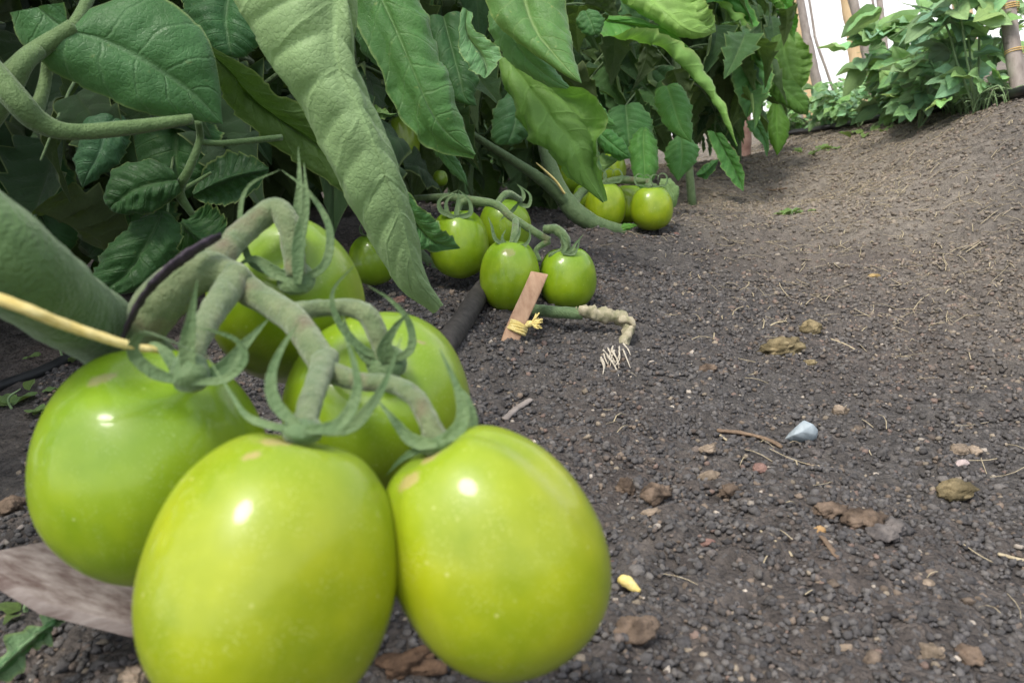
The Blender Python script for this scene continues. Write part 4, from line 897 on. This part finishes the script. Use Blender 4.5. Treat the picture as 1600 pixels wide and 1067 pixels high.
# ------------------------------------------------------------------ wooden peg with its tie
pk = [at(842, 428, .715), at(793, 541, .70)]
def peg():
    top, bot = pk; ax = nrm(top-bot); sx = nrm(np.cross(ax, _d)); sx = sx if sx @ CR > 0 else -sx; sy = nrm(np.cross(ax, sx))
    bot = bot-ax*.03; L = np.linalg.norm(top-bot); rows = []
    for t in np.linspace(0, 1, 14):
        hw = (13.5*.71/FPX)*(1 if t > .35 else .72+.8*t); hd = .0042*(1 if t > .3 else .75)
        c = bot+ax*L*t+sx*.0004*math.sin(t*9)
        prof = [(-1, -.8), (-.85, -1), (.85, -1), (1, -.8), (1, .8), (.85, 1), (-.85, 1), (-1, .8)]
        rows.append([c+sx*hw*a+sy*hd*b+ax*(.0018*a if t == 1 else 0) for a, b in prof])
    V = np.array(rows).reshape(-1, 3); F = list(map(tuple, grid_faces(14, 8, True)[:, ::-1]))
    V = np.vstack([V, np.mean(rows[-1], 0)]); k = 13*8
    F += [(k+j, k+(j+1) % 8, len(V)-1, len(V)-1) for j in range(8)]
    o = put('wooden_peg', V, np.array(F), M['stake'], smooth=False); tag(o, 'short flat wooden peg stuck in the soil in front of the tomatoes', 'peg')
    c = at(808, 513, .703); ms = []
    for j in range(5):
        P = [c+(sx*math.cos(t)*14.5*.71/FPX+sy*math.sin(t)*.0062)+ax*(.0013*(j-2)+.0014*math.sin(t*1+j)) for t in np.linspace(0, 6.4, 14)]
        ms.append(tube(P, .0014, 36, 6, lump=.3, seed=j))
    kn = at(828, 506, .694); ms.append(tube([at(822, 510, .695), kn, at(834, 504, .693)], [.002, .0032, .0018], 12, 8, lump=.3))
    for j in range(16):
        a = random.uniform(-1.1, .9); l = random.uniform(9, 20)
        ms.append(ptube([(830, 505, .693, 1.6), (830+l*.6*math.cos(a), 505+l*.6*math.sin(a), .691, 1.7), (830+l*math.cos(a)+random.uniform(-2, 2), 503+l*math.sin(a), .69+random.uniform(-.006, .006), 1.1)], 8, 6))
    V, F = cat(*ms); tag(put('string_tie', V, F, M['raffia']), 'yellow string knotted round the wooden peg with frayed ends', 'string')
peg()

# ------------------------------------------------------------------ board and limp leaf at the lower left
def board():
    c = [at(-60, 886, .262), at(88, 856, .30), at(330, 950, .298), at(330, 1010, .262), at(210, 966, .258), at(80, 915, .252)]
    c = np.array(c); n = nrm(np.cross(c[2]-c[0], c[1]-c[0])); n = n if n[2] > 0 else -n
    top = c.copy(); m_ = top.mean(0); top = top-np.outer((top-m_) @ n, n); bot = top-n*.0035
    ins = m_+(top-m_)*.985+n*.0008
    k = len(c); V = np.vstack([bot, top, ins, ins.mean(0)]); F = []
    for i in range(k):
        j = (i+1) % k; F += [(i, j, k+j, k+i), (k+i, k+j, 2*k+j, 2*k+i), (2*k+i, 2*k+j, 3*k, 3*k)]
    o = put('board', V, np.array(F), M['plank'], smooth=False); tag(o, 'weathered reddish grey board under the leftmost tomato', 'board')
board()
def loose_leaf():
    L = [(-60, 1080), (-10, 1030), (40, 985), (75, 964), (104, 966)]; R = [(-40, 1120), (10, 1060), (50, 1020), (80, 990), (105, 968)]
    r = empty('fallen_leaf', at(30, 1020, .27), 'limp pale green fallen leaf in the lower left corner', 'leaf')
    hero(r, L, R, .27, dz=-.006, side='under', col=(1.5, 1.5, 2.1), bulge=.0025, wav=.003, serr=.02, name='blade')
loose_leaf()

# ------------------------------------------------------------------ single stones, clods and bits lying on the soil
def rock(name, label, catn, px, py, wpx, hpx, c1, c2, seed, group=None, rough=.35, flat=.65, ridge=0., sink=.2, mat='stone', rot=0., facet=False):
    p, z = hit(px, py+hpx*.35); V, F = ico(2 if facet else 4); r = wpx/2*z/FPX
    dsp = rough*fbm(V*1.3+seed*3.7, 4)+.12*vnoise(V*7+seed)
    if ridge: dsp = dsp+ridge*np.abs(vnoise(np.c_[V[:, 0]*1.2, V[:, 1]*2, V[:, 2]*6]+seed))
    V = V*(1+dsp[:, None]); asp = hpx/wpx
    V = V*np.array([1, min(1, asp*1.25), min(1, max(flat*.9, asp*.75))])*r
    ca, sa = math.cos(rot), math.sin(rot); V = np.c_[V[:, 0]*ca-V[:, 1]*sa, V[:, 0]*sa+V[:, 1]*ca, V[:, 2]]
    lo = V[:, 2].min(); V = V+p; V[:, 2] += -lo*(1-sink*2)
    t = np.clip(.5+.9*fbm(V*160+seed, 3), 0, 1)[:, None]
    o = put(name, V, F, M[mat], col=np.array(c1)*(1-t)+np.array(c2)*t, smooth=not facet); return tag(o, label, catn, group)
GS = 'stones and clods scattered on the soil'
BR = ((.075, .056, .042), (.18, .135, .10)); TN = ((.15, .12, .088), (.31, .25, .19)); GY = ((.07, .065, .065), (.16, .145, .135)); OL = ((.10, .082, .045), (.27, .22, .125)); RD = ((.16, .095, .08), (.28, .18, .15))
rock('bark_chunk', 'furrowed olive brown chunk of bark on the path', 'bark', 1222, 543, 52, 31, OL[0], OL[1], 1, None, .25, .6, .5)
def shard():
    import bmesh
    p, z = hit(1253, 694); u = z/FPX; r = random.Random(5); bm = bmesh.new()
    for i in range(22):
        v = nrm([r.gauss(0, 1), r.gauss(0, 1), r.gauss(0, 1)])*r.uniform(.8, 1.05); bm.verts.new((v[0]*29*u+v[2]*8*u, v[1]*16*u, (v[2]*24+15)*u))
    bm.verts.index_update(); bmesh.ops.convex_hull(bm, input=bm.verts[:]); bmesh.ops.delete(bm, geom=[v for v in bm.verts if not v.link_faces], context='VERTS')
    bmesh.ops.bevel(bm, geom=bm.edges[:], offset=1.1*u, segments=1, affect='EDGES')
    bmesh.ops.triangulate(bm, faces=bm.faces[:]); bm.verts.index_update()
    V = np.array([v.co[:] for v in bm.verts])+p; F = [[v.index for v in f.verts] for f in bm.faces]; bm.free()
    o = put('stone', V, np.array(F), M['shard'], smooth=False); tag(o, 'angular blue grey stone, palest on the path', 'stone', GS)
shard()
rock('stone', 'brown pebble touching the blue grey stone', 'stone', 1277, 706, 20, 20, *GY, 3, GS)
rock('clod', 'pointed brown clod halfway up the right edge', 'clod', 1493, 762, 56, 34, *OL, 4, GS, .3, .5)
rock('clod', 'crumbly wide clod left of two others in a row', 'clod', 1298, 795, 58, 34, *BR, 5, GS, .5, .5)
rock('clod', 'middle clod of three in a row', 'clod', 1346, 808, 50, 40, *BR, 6, GS, .45, .5)
rock('clod', 'greyish clod right of two others in a row', 'clod', 1390, 829, 46, 36, *GY, 7, GS, .5, .5)
rock('clod', 'large dark clod beside the biggest right tomato', 'clod', 992, 976, 62, 46, *BR, 8, GS, .35, .55)
rock('clod', 'round tan clod near the lower right corner', 'clod', 1458, 1017, 36, 28, *TN, 9, GS, .4)
rock('clod', 'brownish clod close to the round tan clod', 'clod', 1515, 1022, 36, 34, *BR, 10, GS, .5)
rock('pebble', 'flat tan pebble left of the broken clod', 'pebble', 1108, 742, 34, 20, *TN, 11, GS, .25, .4)
rock('clod', 'broken brown clod below the wood chip', 'clod', 1142, 766, 38, 30, *BR, 12, GS, .5)
rock('pebble', 'pink round pebble below the wood chip end', 'pebble', 1188, 729, 22, 18, *RD, 13, GS, .2)
rock('pebble', 'ochre pebble in front of three clods', 'pebble', 1281, 826, 18, 17, (.32, .2, .09), (.42, .28, .14), 14, GS, .2)
rock('clod', 'brown clod beside the tomato shoulder', 'clod', 1027, 768, 48, 34, *BR, 15, GS, .5)
rock('clod', 'narrow reddish clod at the tomato edge', 'clod', 979, 757, 26, 36, *BR, 16, GS, .4)
rock('pebble', 'pale crumbly pebble right of the big tomato', 'pebble', 1017, 801, 30, 20, *TN, 17, GS, .4)
rock('pebble', 'oval grey pebble in a stack of three', 'pebble', 1112, 862, 16, 18, *GY, 18, GS, .2)
rock('pebble', 'flat pinkish pebble above the oval grey pebble', 'pebble', 1105, 846, 26, 14, *RD, 19, GS, .2, .4)
rock('pebble', 'tan pebble near the wood chip corner', 'pebble', 1106, 701, 24, 16, *TN, 20, GS, .3)
rock('clod', 'pair clod at the right, upper left half', 'clod', 1498, 702, 30, 24, *TN, 21, GS, .35)
rock('clod', 'pair clod at the right, upper right half', 'clod', 1521, 702, 26, 24, *TN, 22, GS, .35)
rock('pebble', 'smooth pale pinkish pebble under the clod pair', 'pebble', 1502, 722, 24, 12, (.33, .27, .25), (.45, .38, .36), 23, GS, .15, .4)
rock('clod', 'olive clod above the furrowed bark chunk', 'clod', 1267, 512, 34, 22, *OL, 24, GS, .4)
rock('clod', 'faded olive lump right of the bark chunk', 'clod', 1262, 567, 28, 12, *OL, 25, GS, .4, .4)
rock('pebble', 'orange tan pebble in the centre of the path', 'pebble', 1365, 431, 22, 10, (.26, .18, .07), (.38, .28, .13), 26, GS, .25, .4)
rock('pebble', 'pinkish pebble high on the far soil slope', 'pebble', 1056, 366, 11, 9, *RD, 27, GS, .25)
rock('pebble', 'red brown pebble by the yellow petal', 'pebble', 958, 880, 16, 14, *RD, 28, GS, .25)
rock('clod', 'reddish clod under the pale hanging leaf', 'clod', 626, 467, 22, 16, *RD, 29, GS, .4)
rock('pebble', 'round tan pebble at the lower right', 'pebble', 1450, 911, 22, 15, *TN, 30, GS, .2)
rock('pebble', 'beige pebble below the straw at the bottom', 'pebble', 1281, 905, 16, 12, *TN, 31, GS, .2)
rock('pebble', 'light pebble low in the centre right', 'pebble', 1322, 1012, 22, 14, *TN, 32, GS, .3)
rock('clod', 'pale tan clod by the path stones', 'clod', 1312, 641, 26, 16, *TN, 33, GS, .4)
rock('clod', 'brown clod under the bank', 'clod', 1105, 577, 26, 12, *BR, 34, GS, .4)
rock('clod', 'dark brown leaf crumb between the two front tomatoes', 'clod', 640, 1030, 90, 46, (.07, .045, .03), (.15, .095, .06), 35, GS, .6, .4)
rock('clod', 'light brown lump at the bottom left under the board', 'clod', 215, 1052, 40, 50, *TN, 36, GS, .5)
rock('clod', 'earth lump left of the leftmost tomato', 'clod', 14, 795, 50, 24, *BR, 37, GS, .5)
def stick(name, label, catn, pts, rp, mat, asp=.6, lump=.25, group=None):
    P = []; R = []
    for (x, y) in pts: p, z = hit(x, y); P.append(p+np.array([0, 0, rp*z/FPX*.8+.0006])); R.append(rp*z/FPX)
    V, F = tube(P, R, 24, 8, aspect=asp, lump=lump, seed=len(label)); return tag(put(name, V, F, M[mat]), label, catn, group)
GT = 'straws and chips lying on the soil'
stick('wood_chip', 'long brown wood chip left of the blue grey stone', 'wood chip', [(1122, 678), (1160, 682), (1200, 692), (1222, 704)], 6, 'brown', .5, .4, GT)
stick('wood_chip', 'small split chip under the long wood chip', 'wood chip', [(1122, 680), (1135, 690), (1142, 694)], 3, 'straw', .5, .3, GT)
stick('straw', 'thick pale straw at the right edge', 'straw', [(1560, 870), (1582, 876), (1612, 884)], 5, 'straw', .5, .2, GT)
stick('straw', 'bent yellow straw in the lower middle', 'straw', [(1188, 832), (1205, 845), (1228, 856), (1238, 872)], 2.6, 'straw', .5, .2, GT)
stick('straw', 'thin white straw near the tomato', 'straw', [(994, 856), (1012, 863), (1030, 864)], 1.6, 'straw', .5, .2, GT)
stick('straw', 'olive leaf strip below the ochre pebble', 'straw', [(1284, 842), (1296, 858), (1308, 874)], 5, 'brown', .3, .3, GT)
stick('straw', 'pale hooked straw above the blue grey stone', 'straw', [(1515, 608), (1540, 606), (1545, 625)], 2, 'straw', .5, .2, GT)
stick('straw', 'thin slanting straw left of the blue grey stone', 'straw', [(1110, 622), (1125, 634)], 1.2, 'straw', .5, .2, GT)
stick('straw', 'curved straw above the bark chunk', 'straw', [(1202, 512), (1215, 506), (1232, 504)], 2, 'straw', .5, .2, GT)
stick('straw', 'long dull straw right of the bark chunk', 'straw', [(1292, 530), (1320, 540), (1342, 552)], 2.2, 'straw', .5, .2, GT)
stick('straw', 'long straw lying across the far path', 'straw', [(1390, 325), (1420, 330), (1458, 328)], 1.3, 'straw', .5, .2, GT)
stick('straw', 'orange straw beside the flat green weed', 'straw', [(1243, 338), (1262, 334), (1282, 334)], 1.6, 'straw', .5, .2, GT)
stick('stick', 'grey broken stick on the soil behind the right tomato', 'stick', [(790, 660), (808, 644), (830, 630)], 6, 'bark', .5, .3, GT)
stick('stick', 'thin grey stick left of the leftmost tomato', 'stick', [(-10, 868), (15, 845), (38, 825)], 4, 'bark', .6, .2, GT)
stick('clod_strip', 'dark flat crust at the path edge under the leaves', 'crust', [(1196, 300), (1212, 301), (1230, 298)], 4, 'brown', .4, .4, GT)
def petal():
    p, z = hit(983, 922); u = z/FPX
    V, F = tube([p+np.array([-.0025, .003, .003]), p+np.array([-.001, .0, .0055]), p+np.array([.002, -.0025, .003]), p+np.array([.004, -.0045, .0015])], [.0016, .0032, .0026, .0014], 24, 12, aspect=.8, lump=.2)
    tag(put('petal', V, F, M['raffia']), 'yellow dried flower petal right of the big tomato', 'petal')
petal()
for o in bpy.data.objects:
    for k in ('_w', '_rot'):
        if k in o: del o[k]
